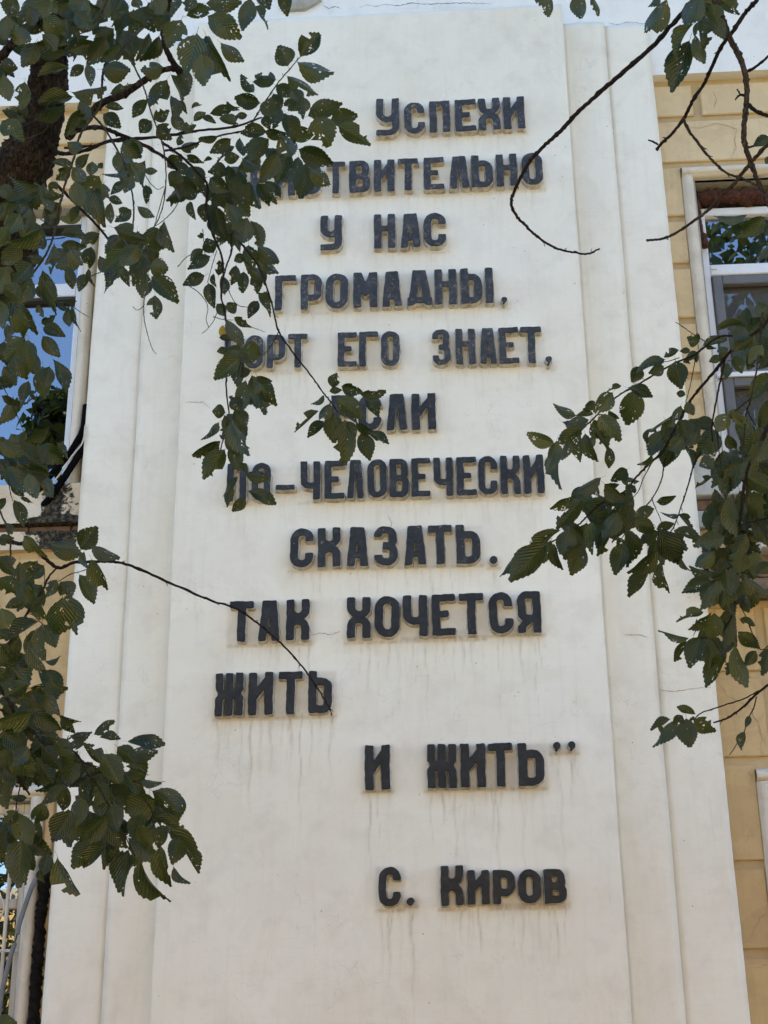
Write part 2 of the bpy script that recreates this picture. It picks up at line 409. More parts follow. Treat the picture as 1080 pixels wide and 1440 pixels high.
for z0, z1 in ZW:
    low = z0 < 2; xl1, xr0 = (XL1L, XR0L) if low else (XL1, XR0)
    architrave(xr0, XR1, z0, z1); architrave(XL0, xl1, z0, z1)
    for x0, x1 in ((XL0, xl1), (xr0, XR1)):
        # plastered reveals
        m = MB(); t_ = .012
        m.box(x0, x0+t_, .018, .37, z0, z1); m.box(x1-t_, x1, .018, .37, z0, z1); m.box(x0+t_, x1-t_, .018, .37, z1-t_, z1)
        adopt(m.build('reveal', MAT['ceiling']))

def frame_rect(m, x0, x1, z0, z1, w, y0, y1, c=.006, mi=0):
    m.box(x0, x0+w, y0, y1, z0, z1, c, mi); m.box(x1-w, x1, y0, y1, z0, z1, c, mi)
    m.box(x0+w, x1-w, y0+.0015, y1, z1-w, z1, c, mi); m.box(x0+w, x1-w, y0+.0015, y1, z0, z0+w, c, mi)

# upper right window
ft = W(1030, 291, .12)[2]; r0 = W(1030, 371, .12)[2]; r1 = W(1030, 386, .12)[2]; zb = W(1030, 527, .10)[2]
m = MB(); x0, x1 = XR0+.015, XR1-.015
frame_rect(m, x0, x1, 4.81, ft, .055, .12, .19)
m.box(x0+.055, x1-.055, .118, .19, r1, r0, .006); m.box(2.27, 2.33, .119, .19, 4.865, r1, .006)
w1 = adopt(m.build('window', MAT['pvc']))
adopt(bp('pane', x0+.05, x1-.05, .162, .166, r0-.005, ft-.05, MAT['glass']), w1)
adopt(bp('pane', x0+.05, x1-.05, .172, .176, 4.86, r1+.005, MAT['netglass']), w1)
m = MB(); frame_rect(m, x0+.058, 2.265, zb+.012, r1-.012, .060, .105, .15); frame_rect(m, x0+.058, 2.265, 4.87, zb-.012, .060, .105, .15)
adopt(m.build('grey_sash', MAT['greyframe']), w1)
m = MB(); m.box(x0+.02, x1, .088, .104, zb-.016, zb+.014, .003); adopt(m.build('rail', MAT['pvc']), w1)
m = MB(); xl = W(1001, 380, .12)[0]; m.box(xl, xl+.03, .108, .118, r1+.035, r1+.05, .002); adopt(m.build('catch', MAT['pvc']), w1)
# expanding foam round the frame
def lumps(name, pts, r, mat, parent, amp=.5, flat=1.0):
    m = MB(); n = 12; q = []
    for a, b in zip(pts[:-1], pts[1:]):
        for i in range(n): q.append(Vector(a).lerp(Vector(b), i/n))
    q.append(Vector(pts[-1]))
    rr = [r*(1+amp*noise.noise(p*11)) for p in q]
    m.tube(q, rr, 10, True, .5); o = m.build(name, mat, smooth=True); return adopt(o, parent)
lumps('foam', [(XR0+.03, .10, ft+.052), (XR0+.22, .10, ft+.062), (XR0+.5, .105, ft+.05), (XR0+.9, .11, ft+.055), (XR1-.02, .11, ft+.05)], .052, MAT['foam'], w1, .5)
lumps('foam', [(XR0+.022, .09, ft+.05), (XR0+.020, .09, ft-.10), (XR0+.030, .09, r0+.11)], .022, MAT['foam'], w1, .6)
lumps('foam', [(XR0+.035, .085, r0+.19), (XR0+.038, .085, r0+.11)], .030, MAT['foam'], w1, .5)
# broken soffit plaster
m = MB()
pts = [(XR0+.012, 0), (XR0+.012, .17), (XR0+.10, .19), (XR0+.17, .145), (XR0+.24, .115), (XR0+.36, .10), (XR0+.6, .095), (XR0+.9, .10), (XR1-.02, .085), (XR1-.02, 0)]
v = [(x, .022+y*.55, 6.748) for x, y in pts]+[(x, .022+y*.55, 6.730+.004*random.random()) for x, y in pts]; n = len(pts)
m.add(v, [tuple(range(n)), tuple(range(2*n-1, n-1, -1))]+[(i, i+1, n+i+1, n+i) for i in range(n-1)])
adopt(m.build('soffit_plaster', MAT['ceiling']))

# upper left window
x0, x1 = XL0+.015, XL1-.012
fl = W(60, 318, .12)[2]; a0 = W(60, 402, .12)[2]; a1 = W(60, 420, .12)[2]
m = MB(); frame_rect(m, x0, x1, 4.81, fl+.05, .058, .10, .19)
m.box(x0+.058, x1-.058, .098, .19, a1, a0, .006); m.box(-3.03, -2.97, .099, .19, 4.868, a1, .006)
w2 = adopt(m.build('window', MAT['pvc']))
m = MB(); m.box(x0+.058, x1-.058, .108, .15, a1-.022, a1, .002); m.box(x0+.058, x1-.058, .104, .15, fl-.03, fl-.008, .002); adopt(m.build('seal', MAT['seal']), w2)
adopt(bp('pane', x0+.05, x1-.05, .152, .156, a0-.005, fl-.005, MAT['glass']), w2)
adopt(bp('pane', x0+.05, -3.01, .152, .156, 4.86, a1+.005, MAT['glass']), w2)
adopt(bp('pane', -2.99, x1-.05, .152, .156, 4.86, a1+.005, MAT['glass']), w2)
m = MB(); n = 40                                # curtain hanging behind the glass
v = []; f = []
for i in range(n+1):
    x = XL0+.05+i*(.66/n); yy = .30+.03*math.sin(i*1.15)+.012*math.sin(i*2.7)
    v += [(x, yy, 4.82), (x, yy, 6.7)]
f = [(2*i, 2*i+2, 2*i+3, 2*i+1) for i in range(n)]
m.add(v, f); adopt(m.build('curtain', MAT['curtain'], smooth=True), w2)

# lower windows: old painted wood
def low_window(x0, x1):
    m = MB(); frame_rect(m, x0+.012, x1-.012, 1.26, 2.975, .055, .10, .19); xm = (x0+x1)/2
    m.box(xm-.03, xm+.03, .099, .19, 1.315, 2.92, .006); m.box(x0+.067, xm-.03, .101, .19, 2.42, 2.47, .006); m.box(xm+.03, x1-.067, .101, .19, 2.42, 2.47, .006)
    w = adopt(m.build('window', MAT['oldwood']))
    for a, b in ((x0+.06, xm-.025), (xm+.025, x1-.06)):
        for c, d in ((1.31, 2.425), (2.465, 2.93)): adopt(bp('pane', a, b, .15, .154, c, d, MAT['glass']), w)
    return w
w3 = low_window(XL0, XL1L); w4 = low_window(XR0L, XR1)
# white iron grille on the lower left window
gx = [W(12, 1250, .05)[0]-i*.155 for i in range(8)]
m = MB()
for x in gx+[gx[0]+.13]: m.tube([(x, .05, 1.3), (x, .05, 2.95)], .0105, 8)
for z in (1.5, 2.2, 2.9): m.tube([(XL0+.02, .045, z), (XL1-.02, .045, z)], .008, 6)
for x in gx[:4]:
    c = Vector((x-.0775, .05, 2.42)); m.tube([c+Vector((.065*math.cos(a*math.pi/12), -.004, .065*math.sin(a*math.pi/12))) for a in range(25)], .006, 6)
gr = m.build('grille', MAT['oldwood']); adopt(gr, w3)

# sill aprons and string course
def grid_face(x0, x1, z0, z1, y, nx, nz, wob=.003, sc=3.0, fy=None):
    X = np.linspace(x0, x1, nx); Z = np.linspace(z0, z1, nz); v = []
    for z in Z:
        for x in X: v.append((x, y+wob*noise.noise(Vector((x*sc, y, z*sc))), z))
    f = [(j*nx+i, j*nx+i+1, (j+1)*nx+i+1, (j+1)*nx+i) for j in range(nz-1) for i in range(nx-1)]
    return v, f
def mould_strip(name, x0, x1, z0, z1, y, back, fn):
    nx = int((x1-x0)/.012); nz = max(8, int((z1-z0)/.012)); v, f = grid_face(x0, x1, z0, z1, y, nx, nz, .008, 12)
    m = MB(); m.add(v, f)
    # underside, top and ends
    b = [(x0, back, z0), (x1, back, z0), (x1, back, z1), (x0, back, z1)]; nb = len(m.v); m.v += b; m.mi += [0]*4
    m.f += [tuple([nb, nb+1]+[i for i in range(nx-1, -1, -1)]), tuple([nb+3]+[(nz-1)*nx+i for i in range(nx)]+[nb+2])]
    m.f += [tuple([nb]+[j*nx for j in range(nz)]+[nb+3]), tuple([nb+1, nb+2]+[j*nx+nx-1 for j in range(nz-1, -1, -1)])]
    me = mesh(name, m.v, m.f); at = me.attributes.new('mould', 'FLOAT', 'POINT')
    at.data.foreach_set('value', [fn(p[0], p[2]) for p in m.v])
    o = link(name, me, MAT['mould']); return adopt(o)
def mfn(x, z):
    k = math.exp(-((x+2.36)/.05)**2)*.9+math.exp(-((x+2.25)/.06)**2)*.45+.30*math.exp(-((x+2.4)/.14)**2)
    return min(1, k*(.75+.5*(z < 4.60))+(.62 if (4.50 < z < 4.59 and x > -2.6) else 0)*min(1, (x+2.6)/.15)-.12)
def mfr(x, z): return .12 if z < 4.65 else 0.0
mould_strip('sill_apron', -4.1, PE_L+.02, 4.56, 4.80, -.07, .02, mfn)
mould_strip('string_course', -6.0, PE_L+.02, 4.41, 4.52, -.035, .02, mfn)
o = bp('sill_apron', PE_R-.02, 3.3, -.07, .02, 4.60, 4.80, MAT['sill'], None, .006)
o = bp('string_course', PE_R-.02, 5.4, -.035, .02, 4.42, 4.52, MAT['sill'], None, .006)
for k in range(9): bp('brick', PE_R+.01+k*.25, PE_R+.245+k*.25, -.012+random.uniform(-.004, .004), .02, 4.53, 4.592, MAT['brick'], None, .006)
for k in range(8): bp('brick', -4.0+k*.25, -3.765+k*.25, -.012+random.uniform(-.004, .004), .02, 4.522, 4.556, MAT['brick'], None, .004)

# ---------------------------------------------------------------- letters
def bx_(x, y, x0, y0, x1, y1):
    dx = np.abs(x-(x0+x1)/2)-(x1-x0)/2; dy = np.abs(y-(y0+y1)/2)-(y1-y0)/2
    return np.minimum(np.maximum(dx, dy), 0)+np.hypot(np.maximum(dx, 0), np.maximum(dy, 0))
def rr_(x, y, x0, y0, x1, y1, r):
    dx = np.abs(x-(x0+x1)/2)-(x1-x0)/2+r; dy = np.abs(y-(y0+y1)/2)-(y1-y0)/2+r
    return np.minimum(np.maximum(dx, dy), 0)+np.hypot(np.maximum(dx, 0), np.maximum(dy, 0))-r
def ring(x, y, x0, y0, x1, y1, r, t):
    r = min(r, (x1-x0)/2, (y1-y0)/2)
    return np.maximum(rr_(x, y, x0, y0, x1, y1, r), -rr_(x, y, x0+t, y0+t*.92, x1-t, y1-t*.92, max(r-t, .004)))
def sg_(x, y, a, b, c, d, w):
    vx, vy = c-a, d-b; h = np.clip(((x-a)*vx+(y-b)*vy)/(vx*vx+vy*vy), 0, 1)
    return np.hypot(x-a-h*vx, y-b-h*vy)-w
U_ = lambda *a: np.minimum.reduce(a)
def glyph(ch, x, y, w, h, t):
    q = t*.9; c = w/2; L = bx_(x, y, 0, 0, t, h); Rr = bx_(x, y, w-t, 0, w, h)
    mx = np.maximum
    if ch == 'Г': return U_(L, bx_(x, y, 0, h-q, w, h))
    if ch == 'Т': return U_(bx_(x, y, c-t/2, 0, c+t/2, h), bx_(x, y, 0, h-q, w, h))
    if ch == 'П': return U_(L, Rr, bx_(x, y, 0, h-q, w, h))
    if ch == 'Н': return U_(L, Rr, bx_(x, y, 0, h*.50, w, h*.50+q))
    if ch == 'Е': return U_(L, bx_(x, y, 0, h-q, w, h), bx_(x, y, 0, 0, w, q), bx_(x, y, 0, h*.5-q*.35, w*.72, h*.5+q*.6))
    if ch in 'Оо': return ring(x, y, 0, 0, w, h, w*.5, t)
    if ch in 'Сс': return mx(ring(x, y, 0, 0, w, h, w*.5, t), -bx_(x, y, w*.5, h*.36, w*1.5, h*.66))
    if ch == 'Р': return U_(L, mx(ring(x, y, 0, h*.24, w, h, w*.42, t), -(x-t*.5)))
    if ch == 'В': return U_(L, mx(ring(x, y, 0, h*.5-q/2, w*.95, h, w*.36, t), -(x-t*.5)), mx(ring(x, y, 0, 0, w, h*.5+q/2, w*.40, t), -(x-t*.5)))
    if ch == 'Ь': return U_(L, mx(ring(x, y, 0, 0, w, h*.84, w*.45, t), -(x-t*.5)))
    if ch == 'Ы': return U_(L, mx(ring(x, y, 0, 0, w*.64, h*.84, w*.30, t), -(x-t*.5)), Rr)
    if ch == 'Я': return U_(Rr, mx(ring(x, y, 0, h*.26, w, h, w*.42, t), x-(w-t*.5)), bx_(x, y, 0, 0, t, h*.16), sg_(x, y, t*.5, h*.14, w*.5, h*.32, t*.45))
    if ch == 'Ч': return U_(Rr, mx(ring(x, y, 0, h*.28, w, h*1.8, w*.45, t), y-h))
    if ch == 'У': return U_(mx(ring(x, y, 0, h*.36, w, h*1.9, w*.5, t), y-h), mx(mx(ring(x, y, -w, 0, w, h*1.9, w*.42, t), y-h), -x))
    if ch == 'А': return U_(mx(U_(sg_(x, y, c-w*.13, h+.01, t*.52, -.02, t*.5), sg_(x, y, c+w*.13, h+.01, w-t*.52, -.02, t*.5)), mx(y-h, -y)), bx_(x, y, w*.2, h*.20, w*.8, h*.34), bx_(x, y, c-w*.2, h*.6, c+w*.2, h))
    if ch == 'Л': return U_(mx(U_(sg_(x, y, c-w*.13, h+.01, t*.52, -.02, t*.5), sg_(x, y, c+w*.13, h+.01, w-t*.52, -.02, t*.5)), mx(y-h, -y)), bx_(x, y, c-w*.2, h*.66, c+w*.2, h))
    if ch == 'Д': return U_(mx(U_(sg_(x, y, c-w*.10, h+.01, t*.6, h*.1, t*.5), sg_(x, y, c+w*.10, h+.01, w-t*.6, h*.1, t*.5)), y-h), bx_(x, y, 0, h*.06, w, h*.06+q), bx_(x, y, 0, 0, t*.55, h*.1), bx_(x, y, w-t*.55, 0, w, h*.1), bx_(x, y, c-w*.16, h*.7, c+w*.16, h))
    if ch == 'М': return U_(L, Rr, mx(U_(sg_(x, y, t*.6, h*.96, c, h*.42, t*.5), sg_(x, y, w-t*.6, h*.96, c, h*.42, t*.5)), y-h), bx_(x, y, 0, h*.93, t, h))
    if ch in 'Ии': return U_(L, Rr, sg_(x, y, t*.8, h*.44, w-t*.8, h*.80, t*.42))
    if ch == 'Й': return U_(L, Rr, sg_(x, y, t*.8, h*.44, w-t*.8, h*.80, t*.42), bx_(x, y, c-w*.2, h*1.06, c+w*.2, h*1.14))
    if ch == 'Х': return U_(mx(ring(x, y, 0, -h*.9, w, h*.545, w*.48, t), -y), mx(ring(x, y, 0, h*.485, w, h*1.9, w*.48, t), y-h))
    if ch == 'К': return U_(L, mx(mx(ring(x, y, 0, -h*.9, w, h*.545, w*.48, t), -y), -(x-t*.5)), mx(mx(ring(x, y, 0, h*.485, w, h*1.9, w*.48, t), y-h), -(x-t*.5)))
    if ch == 'Ж':
        a = w*.265; s = U_(bx_(x, y, 0, 0, a, h), bx_(x, y, w-a, 0, w, h), bx_(x, y, c-a/2, 0, c+a/2, h), bx_(x, y, w*.1, h*.40, w*.9, h*.60))
        return mx(s, -U_(np.hypot(x+w*.03, (y-h*.52)*.8)-w*.11, np.hypot(x-w*1.03, (y-h*.52)*.8)-w*.11))
    if ch == 'З':
        s = U_(ring(x, y, 0, h*.5-q/2, w*.96, h, w*.42, t), ring(x, y, 0, 0, w, h*.5+q/2, w*.45, t))
        return mx(s, -U_(bx_(x, y, -w, h*.27, w*.36, h*.74), bx_(x, y, w*.3, h*.27, w*.3+.001, h*.3)))
    if ch == '-': return bx_(x, y, 0, 0, w, h)
    if ch == '.': return np.hypot(x-c, (y-h/2)*w/h)-w/2
    if ch in ',”':
        r = w*.46; return U_(np.hypot(x-c, y-(h-r))-r, sg_(x, y, c+r*.45, h-r*1.1, c-r*.25, h*.06, r*.36))
    raise ValueError(ch)

def contour(Fd, x0, y0, s):
    ny, nx = Fd.shape; segs = {}
    pt = {}
    def ep(i, j, e):     # edge point key and position
        if e == 0: a, b = (i, j), (i+1, j)
        elif e == 1: a, b = (i+1, j), (i+1, j+1)
        elif e == 2: a, b = (i, j+1), (i+1, j+1)
        else: a, b = (i, j), (i, j+1)
        k = (a, b)
        if k not in pt:
            fa, fb = Fd[a[1], a[0]], Fd[b[1], b[0]]; u = fa/(fa-fb)
            pt[k] = (x0+(a[0]+(b[0]-a[0])*u)*s, y0+(a[1]+(b[1]-a[1])*u)*s)
        return k
    ins = Fd < 0
    T = {1: [(3, 0)], 2: [(0, 1)], 3: [(3, 1)], 4: [(1, 2)], 5: [(3, 2), (1, 0)], 6: [(0, 2)], 7: [(3, 2)], 8: [(2, 3)], 9: [(2, 0)], 10: [(0, 3), (2, 1)], 11: [(2, 1)], 12: [(1, 3)], 13: [(1, 0)], 14: [(0, 3)]}
    code = ins[:-1, :-1]*1+ins[:-1, 1:]*2+ins[1:, 1:]*4+ins[1:, :-1]*8
    for j, i in zip(*np.nonzero((code > 0) & (code < 15))):
        for a, b in T[int(code[j, i])]: segs[ep(i, j, a)] = ep(i, j, b)
    loops = []
    while segs:
        k0 = next(iter(segs)); loop = [k0]; k = segs.pop(k0)
        while k != k0 and k in segs: loop.append(k); k = segs.pop(k)
        loops.append([pt[q] for q in loop])
    return loops
def dp(pts, tol):
    if len(pts) < 3: return pts
    a, b = np.array(pts[0]), np.array(pts[-1]); P_ = np.array(pts); d = b-a; L_ = np.hypot(*d)
    r = np.abs(d[0]*(P_[:, 1]-a[1])-d[1]*(P_[:, 0]-a[0]))/L_ if L_ > 1e-9 else np.hypot(*(P_-a).T)
    i = int(r.argmax())
    if r[i] < tol: return [pts[0], pts[-1]]
    return dp(pts[:i+1], tol)[:-1]+dp(pts[i:], tol)
LETTERS = []
def make_letter(ch, X0, X1, Z0, Z1, parent, origin, depth=.046):
    w, h = X1-X0, Z1-Z0; s = .0032; pad = .016; t = min(.044, w*.34)
    tz = h*.16 if ch == 'Й' else 0
    xs_ = np.arange(-pad, w+pad, s); ys_ = np.arange(-pad, h+tz+pad, s); x, y = np.meshgrid(xs_, ys_)
    r1, r2, r3 = random.random()*50, random.random()*50, random.random()*50
    ampx = .0012
    xw = x+ampx*np.sin(y*31+r1)+ampx*.6*np.sin(y*83+r2); yw = y+ampx*np.sin(x*37+r3)+ampx*.6*np.sin(x*97+r1)
    Fd = glyph(ch, xw, yw, w, h, t)
    for _ in range(2):
        G = np.pad(Fd, 1, 'edge'); Fd = (G[:-2, 1:-1]+G[2:, 1:-1]+G[1:-1, :-2]+G[1:-1, 2:]+G[1:-1, 1:-1])/5
    Fd = Fd+.0009*np.sin(x*160+r2)*np.sin(y*140+r3)
    gy, gx_ = np.gradient(Fd, s)
    loops = contour(Fd, -pad, -pad, s)
    fl = []
    for lp in loops:
        if len(lp) < 8: continue
        k = len(lp)//2; q = dp(lp[:k+1], .0007)[:-1]+dp(lp[k:]+[lp[0]], .0007)[:-1]
        if len(q) > 4: fl.append(q)
    def nrm(px, py):
        i = min(max(int(round((px+pad)/s)), 0), Fd.shape[1]-1); j = min(max(int(round((py+pad)/s)), 0), Fd.shape[0]-1)
        a, b = gx_[j, i], gy[j, i]; L_ = math.hypot(a, b) or 1; return a/L_, b/L_
    ox, oy, oz = X0-origin[0], -.24-origin[1], Z0-origin[2]
    m = MB(); rows = [(-depth, -.002), (-depth+.004, .001), (-depth*.45, .003), (.004, .007)]
    flat = [p for lp in fl for p in lp]; n = len(flat); N_ = [nrm(*p) for p in flat]; v = []
    for y_, e in rows:
        for (px, py), (a, b) in zip(flat, N_):
            v.append((ox+px+a*e, oy+y_+(.0012*noise.noise(Vector((px*40, py*40, r1))) if y_ < -.04 else 0), oz+py+b*e))
    ar = [sum(lp[i-1][0]*lp[i][1]-lp[i][0]*lp[i-1][1] for i in range(len(lp))) for lp in fl]; big = max(ar, key=abs)
    def inside(p, lp):
        c_ = False
        for i in range(len(lp)):
            (xa, ya), (xb, yb2) = lp[i-1], lp[i]
            if (ya > p[1]) != (yb2 > p[1]) and p[0] < (xb-xa)*(p[1]-ya)/(yb2-ya)+xa: c_ = not c_
        return c_
    st = np.cumsum([0]+[len(lp) for lp in fl]); tri = []
    for i, lp in enumerate(fl):
        if ar[i]*big < 0: continue
        grp = [i]+[j for j in range(len(fl)) if ar[j]*big < 0 and inside(fl[j][0], lp)]
        ix = [int(st[g_])+k for g_ in grp for k in range(len(fl[g_]))]
        tri += [tuple(ix[k] for k in t3) for t3 in geometry.tessellate_polygon([[Vector((p[0], p[1], 0)) for p in fl[g_]] for g_ in grp])]
    def area(t3): a, b, c = [flat[i] for i in t3]; return (b[0]-a[0])*(c[1]-a[1])-(c[0]-a[0])*(b[1]-a[1])
    m.add(v, [t3 if area(t3) > 0 else t3[::-1] for t3 in tri])
    fs, mi, k0 = [], [], 0
    for lp in fl:
        L_ = len(lp)
        for i in range(L_):
            a, b = k0+i, k0+(i+1) % L_
            for r in range(3): fs.append((r*n+a, (r+1)*n+a, (r+1)*n+b, r*n+b)); mi.append(0 if r == 0 else 1)
        k0 += L_
    m.f += fs; m.mi += mi
    nm = {'.': 'full_stop', ',': 'comma', '”': 'quotation_mark', '-': 'dash'}.get(ch, 'letter')
    o = m.build(nm, [MAT['paintworn_sheen' if Z0 > 5.2 else 'paintmid_sheen' if Z0 > 4.0 else 'paint'], MAT['side']]); o.parent = parent  # higher rows take greyer paint that imitates sky sheen as well as wear
    LETTERS.append((ch, X0, X1, Z0, Z1)); return o

PO = (-.43, -.1, 0)
PANEL = thing('inscription_slab', 'tall white stepped plaster slab bearing raised dark Cyrillic lettering', 'inscription', PO)
ROWS = [
 (137.6, 189, 137.6, 189, 'У 529 561'),
 (143, 186.5, 135, 180, 'с 568.5 597|П 604 632.5|Е 640 669|Х 673 703|И 708 737.5'),
 (233, 277, 214, 259, 'Д 316 347|Е 352 380|Й 386 415|С 421 451|Т 459 485|В 491 520|И 526 554.6|Т 560 588|Е 596 624|Л 631 660|Ь 663 692.6|Н 698 727|О 734 763'),
 (302, 350.5, 298.5, 345.5, 'У 450.5 480.5|Н 526 555.5|А 563 591.7|С 596 627'),
 (386.5, 435, 376, 425.5, 'Г 386.6 415.7|Р 422.7 452|О 458 489|М 497 530.5|А 537 565|Д 573 607|Н 611.6 641.7|Ы 648 693.5'),
 (416.5, 426.5, 416.5, 426.5, ', 705 714'),
 (471.5, 517.5, 458.5, 509.5, 'Ч 315 340|О 345 369.5|Р 375.5 400.5|Т 405 432|Е 475 501.4|Г 505 531.5|О 536 561.6|З 608 633|Н 641 668|А 674 698|Е 702 729.6|Т 733 762'),
 (500, 513, 500, 513, ', 767 777'),
 (555, 605, 552.5, 603, 'Е 466 497|С 504 536|Л 543 573|И 579 612.5'),
 (651, 704, 639, 693, 'П 319 346|О 354 380|Ч 422.5 450|Е 456.5 484|Л 488 512|О 517 543.6|В 548 574.5|Е 579 605|Ч 610 636.7|Е 642.5 670|С 673 699|К 704 731|И 736.5 765'),
 (681, 687.8, 680.5, 687.3, '- 387.5 414'),
 (742.5, 797, 737, 791.5, 'С 408 440.5|К 447 478.7|А 487 518.4|З 526 559|А 568 599.5|Т 602.5 635.6|Ь 641.7 675'),
 (781, 792.5, 781, 792.5, '. 689 700'),
 (845, 901.5, 831, 889, 'Т 322.7 356|А 362.6 394|К 402.5 435|Х 488 521|О 527 562|Ч 567 601|Е 607.6 640|Т 646 680|С 688 721|Я 728 760.5'),
 (946, 1006, 943, 1002, 'Ж 302.6 341.6|И 349 383.4|Т 391.6 425|Ь 433.6 466.7'),
 (1047.5, 1110, 1044, 1104.5, 'И 513 548|Ж 601 641.6|И 648 682.6|Т 687.5 721|Ь 729 765'),
 (1043, 1056, 1042, 1055, '” 777.7 789|” 799 810'),
 (1219, 1274.5, 1219, 1274.5, 'С 532.7 563.3'),
 (1262, 1273, 1262, 1273, '. 572 582.6'),
 (1217, 1273, 1217, 1273, 'К 620 651.4'),
 (1223.5, 1271.5, 1222, 1270, 'и 657.5 688|Р 693.6 724|О 729 760.5|В 765.4 796.6')]
for ta, ba, tb, bb, s_ in ROWS:
    es = [e.split() for e in s_.split('|')]; es = [(c, float(a), float(b)) for c, a, b in es]
    xa = (es[0][1]+es[0][2])/2; xb = (es[-1][1]+es[-1][2])/2
    for c, a, b in es:
        u = ((a+b)/2-xa)/(xb-xa) if xb > xa else 0; yt = ta+(tb-ta)*u; yb_ = ba+(bb-ba)*u; xm = (a+b)/2
        p0 = W(a, (yt+yb_)/2, -.29); p1 = W(b, (yt+yb_)/2, -.29); zt = W(xm, yt, -.29)[2]; z0 = W(xm, yb_, -.29)[2]
        make_letter(c, p0[0], p1[0], z0, zt, PANEL, PO)

# ---------------------------------------------------------------- the stepped slab
def stain_fields(X, Z):
    X = np.asarray(X); Z = np.asarray(Z); drip = np.zeros_like(X); halo = np.zeros_like(X); r = random.Random(3)
    for ch, x0, x1, z0, z1 in LETTERS:
        low = min(1.0, max(.35, (5.4-z0)/2.0))
        starts = [x0+.012, x1-.012, (x0+x1)/2]+[r.uniform(x0, x1) for _ in range(2)]
        for sx in starts:
            L_ = r.uniform(.05, .22)*(.6+low) if r.random() < .75 else r.uniform(.25, .5)*(.4+low)
            amp = r.uniform(.05, .70)*low; wd = r.uniform(.003, .007)
            k = (Z < z0+.01) & (Z > z0-L_-.05)
            dz = np.clip((z0-Z)/L_, 0, 1.2)
            sxx = sx+.006*np.sin(Z*23+sx*50)
            drip = np.maximum(drip, k*amp*np.exp(-((X-sxx)/wd)**2)*np.clip(1-dz, 0, 1)**.8)
        ux = np.maximum(np.maximum(x0-.01-X, X-x1-.01), 0); uz = np.maximum(z0-Z, 0); uu = np.maximum(Z-z1, 0)
        halo = np.maximum(halo, low*.6*np.exp(-(ux/.012)**2-(uz/.045)**2-(uu/.010)**2))
        k = (uz < .016) & (uu < .004); drip = np.maximum(drip, .75*low*np.exp(-(ux/.010)**2)*(uz > 0)*(uz < .018))
    return drip, halo
def slab_face(name, x0, x1, z0, z1, y, yb, dx=.009, dz=.016, xr_top=None, stain=False, lean=0.0, jag=.0):
    nx = max(4, int((x1-x0)/dx)); nz = int((z1-z0)/dz); tz = np.linspace(0, 1, nz)
    u = np.linspace(0, 1, nx); v = np.zeros((nz, nx, 3))
    for j in range(nz):
        z = z0+(z1-z0)*tz[j]
        a = x0+.0035*noise.noise(Vector((x0*7, z*1.7, 1)))+.0012*noise.noise(Vector((x0*7, z*19, 2)))
        b = x1+.0035*noise.noise(Vector((x1*7, z*1.7, 3)))+.0012*noise.noise(Vector((x1*7, z*19, 4)))+lean*(z1-z)
        v[j, :, 0] = a+(b-a)*u; v[j, :, 2] = z
    if jag:
        for i in range(nx): v[-1, i, 2] += jag*noise.noise(Vector((v[-1, i, 0]*9, 5, 1)))+jag*.5*noise.noise(Vector((v[-1, i, 0]*33, 5, 1)))
    fx, fz = v[:, :, 0], v[:, :, 2]
    wy = .0022*np.sin(fx*3.1+1)*np.sin(fz*2.3)+.0014*np.sin(fx*9.3+fz*4.1)*np.sin(fz*7.7+2)+.0009*np.sin(fx*21-fz*13)
    v[:, :, 1] = y+wy
    # rounded arrises
    for k, (i0, i1) in enumerate(((0, 1), (nx-1, nx-2))): v[:, i0, 1] += .003
    vv = v.reshape(-1, 3).tolist(); f = [(j*nx+i, j*nx+i+1, (j+1)*nx+i+1, (j+1)*nx+i) for j in range(nz-1) for i in range(nx-1)]
    n0 = len(vv)                               # returns: left, right, top
    for j in range(nz): vv.append([v[j, 0, 0], yb, v[j, 0, 2]])
    for j in range(nz): vv.append([v[j, -1, 0], yb, v[j, -1, 2]])
    f += [(n0+j, j*nx, (j+1)*nx, n0+j+1) for j in range(nz-1)]
    f += [(j*nx+nx-1, n0+nz+j, n0+nz+j+1, (j+1)*nx+nx-1) for j in range(nz-1)]
    f += [tuple([(nz-1)*nx+i for i in range(nx)]+[n0+2*nz-1, n0+nz-1])]
    me = mesh(name, vv, f); me.polygons.foreach_set('use_smooth', [True]*((nz-1)*(nx-1))+[False]*(len(f)-(nz-1)*(nx-1)))
    at = me.attributes.new('stain', 'FLOAT_COLOR', 'POINT'); V = np.array(vv); col = np.zeros((len(vv), 4), np.float32); col[:, 3] = 1
    if stain: d, h = stain_fields(V[:, 0], V[:, 2]); col[:, 0] = d; col[:, 1] = h
    # rust-brown creep at the slab foot and along some arrises
    e = np.exp(-((V[:, 0]-x0)/.012)**2)*(.5+.5*np.sin(V[:, 2]*3.3+x0*9))+np.exp(-((V[:, 0]-x1)/.012)**2)*(.5+.5*np.sin(V[:, 2]*2.7+x1*5))
    col[:, 1] = np.maximum(col[:, 1], .35*e)
    at.data.foreach_set('color', col.ravel())
    o = link(name, me, MAT['white']); o.parent = PANEL; o.location = (-PO[0], -PO[1], 0); return o
SC0, SC1 = -1.608, .747
slab_face('lettered_slab', SC0, SC1, 0, 7.945, -.24, -.05, stain=True, jag=.006)
slab_face('side_step', -1.883, SC0+.004, 0, 7.887, -.13, -.05, .03, .03, jag=.008)
slab_face('side_step', SC1-.004, 1.022, 0, 7.887, -.13, -.05, .03, .03, jag=.008)
slab_face('side_step', -2.195, -1.879, 0, 7.878, -.10, -.05 if False else .02, .03, .03, jag=.012)
slab_face('side_step', 1.018, 1.305, 0, 7.878, -.10, .02, .03, .03, jag=.012, lean=.0055)
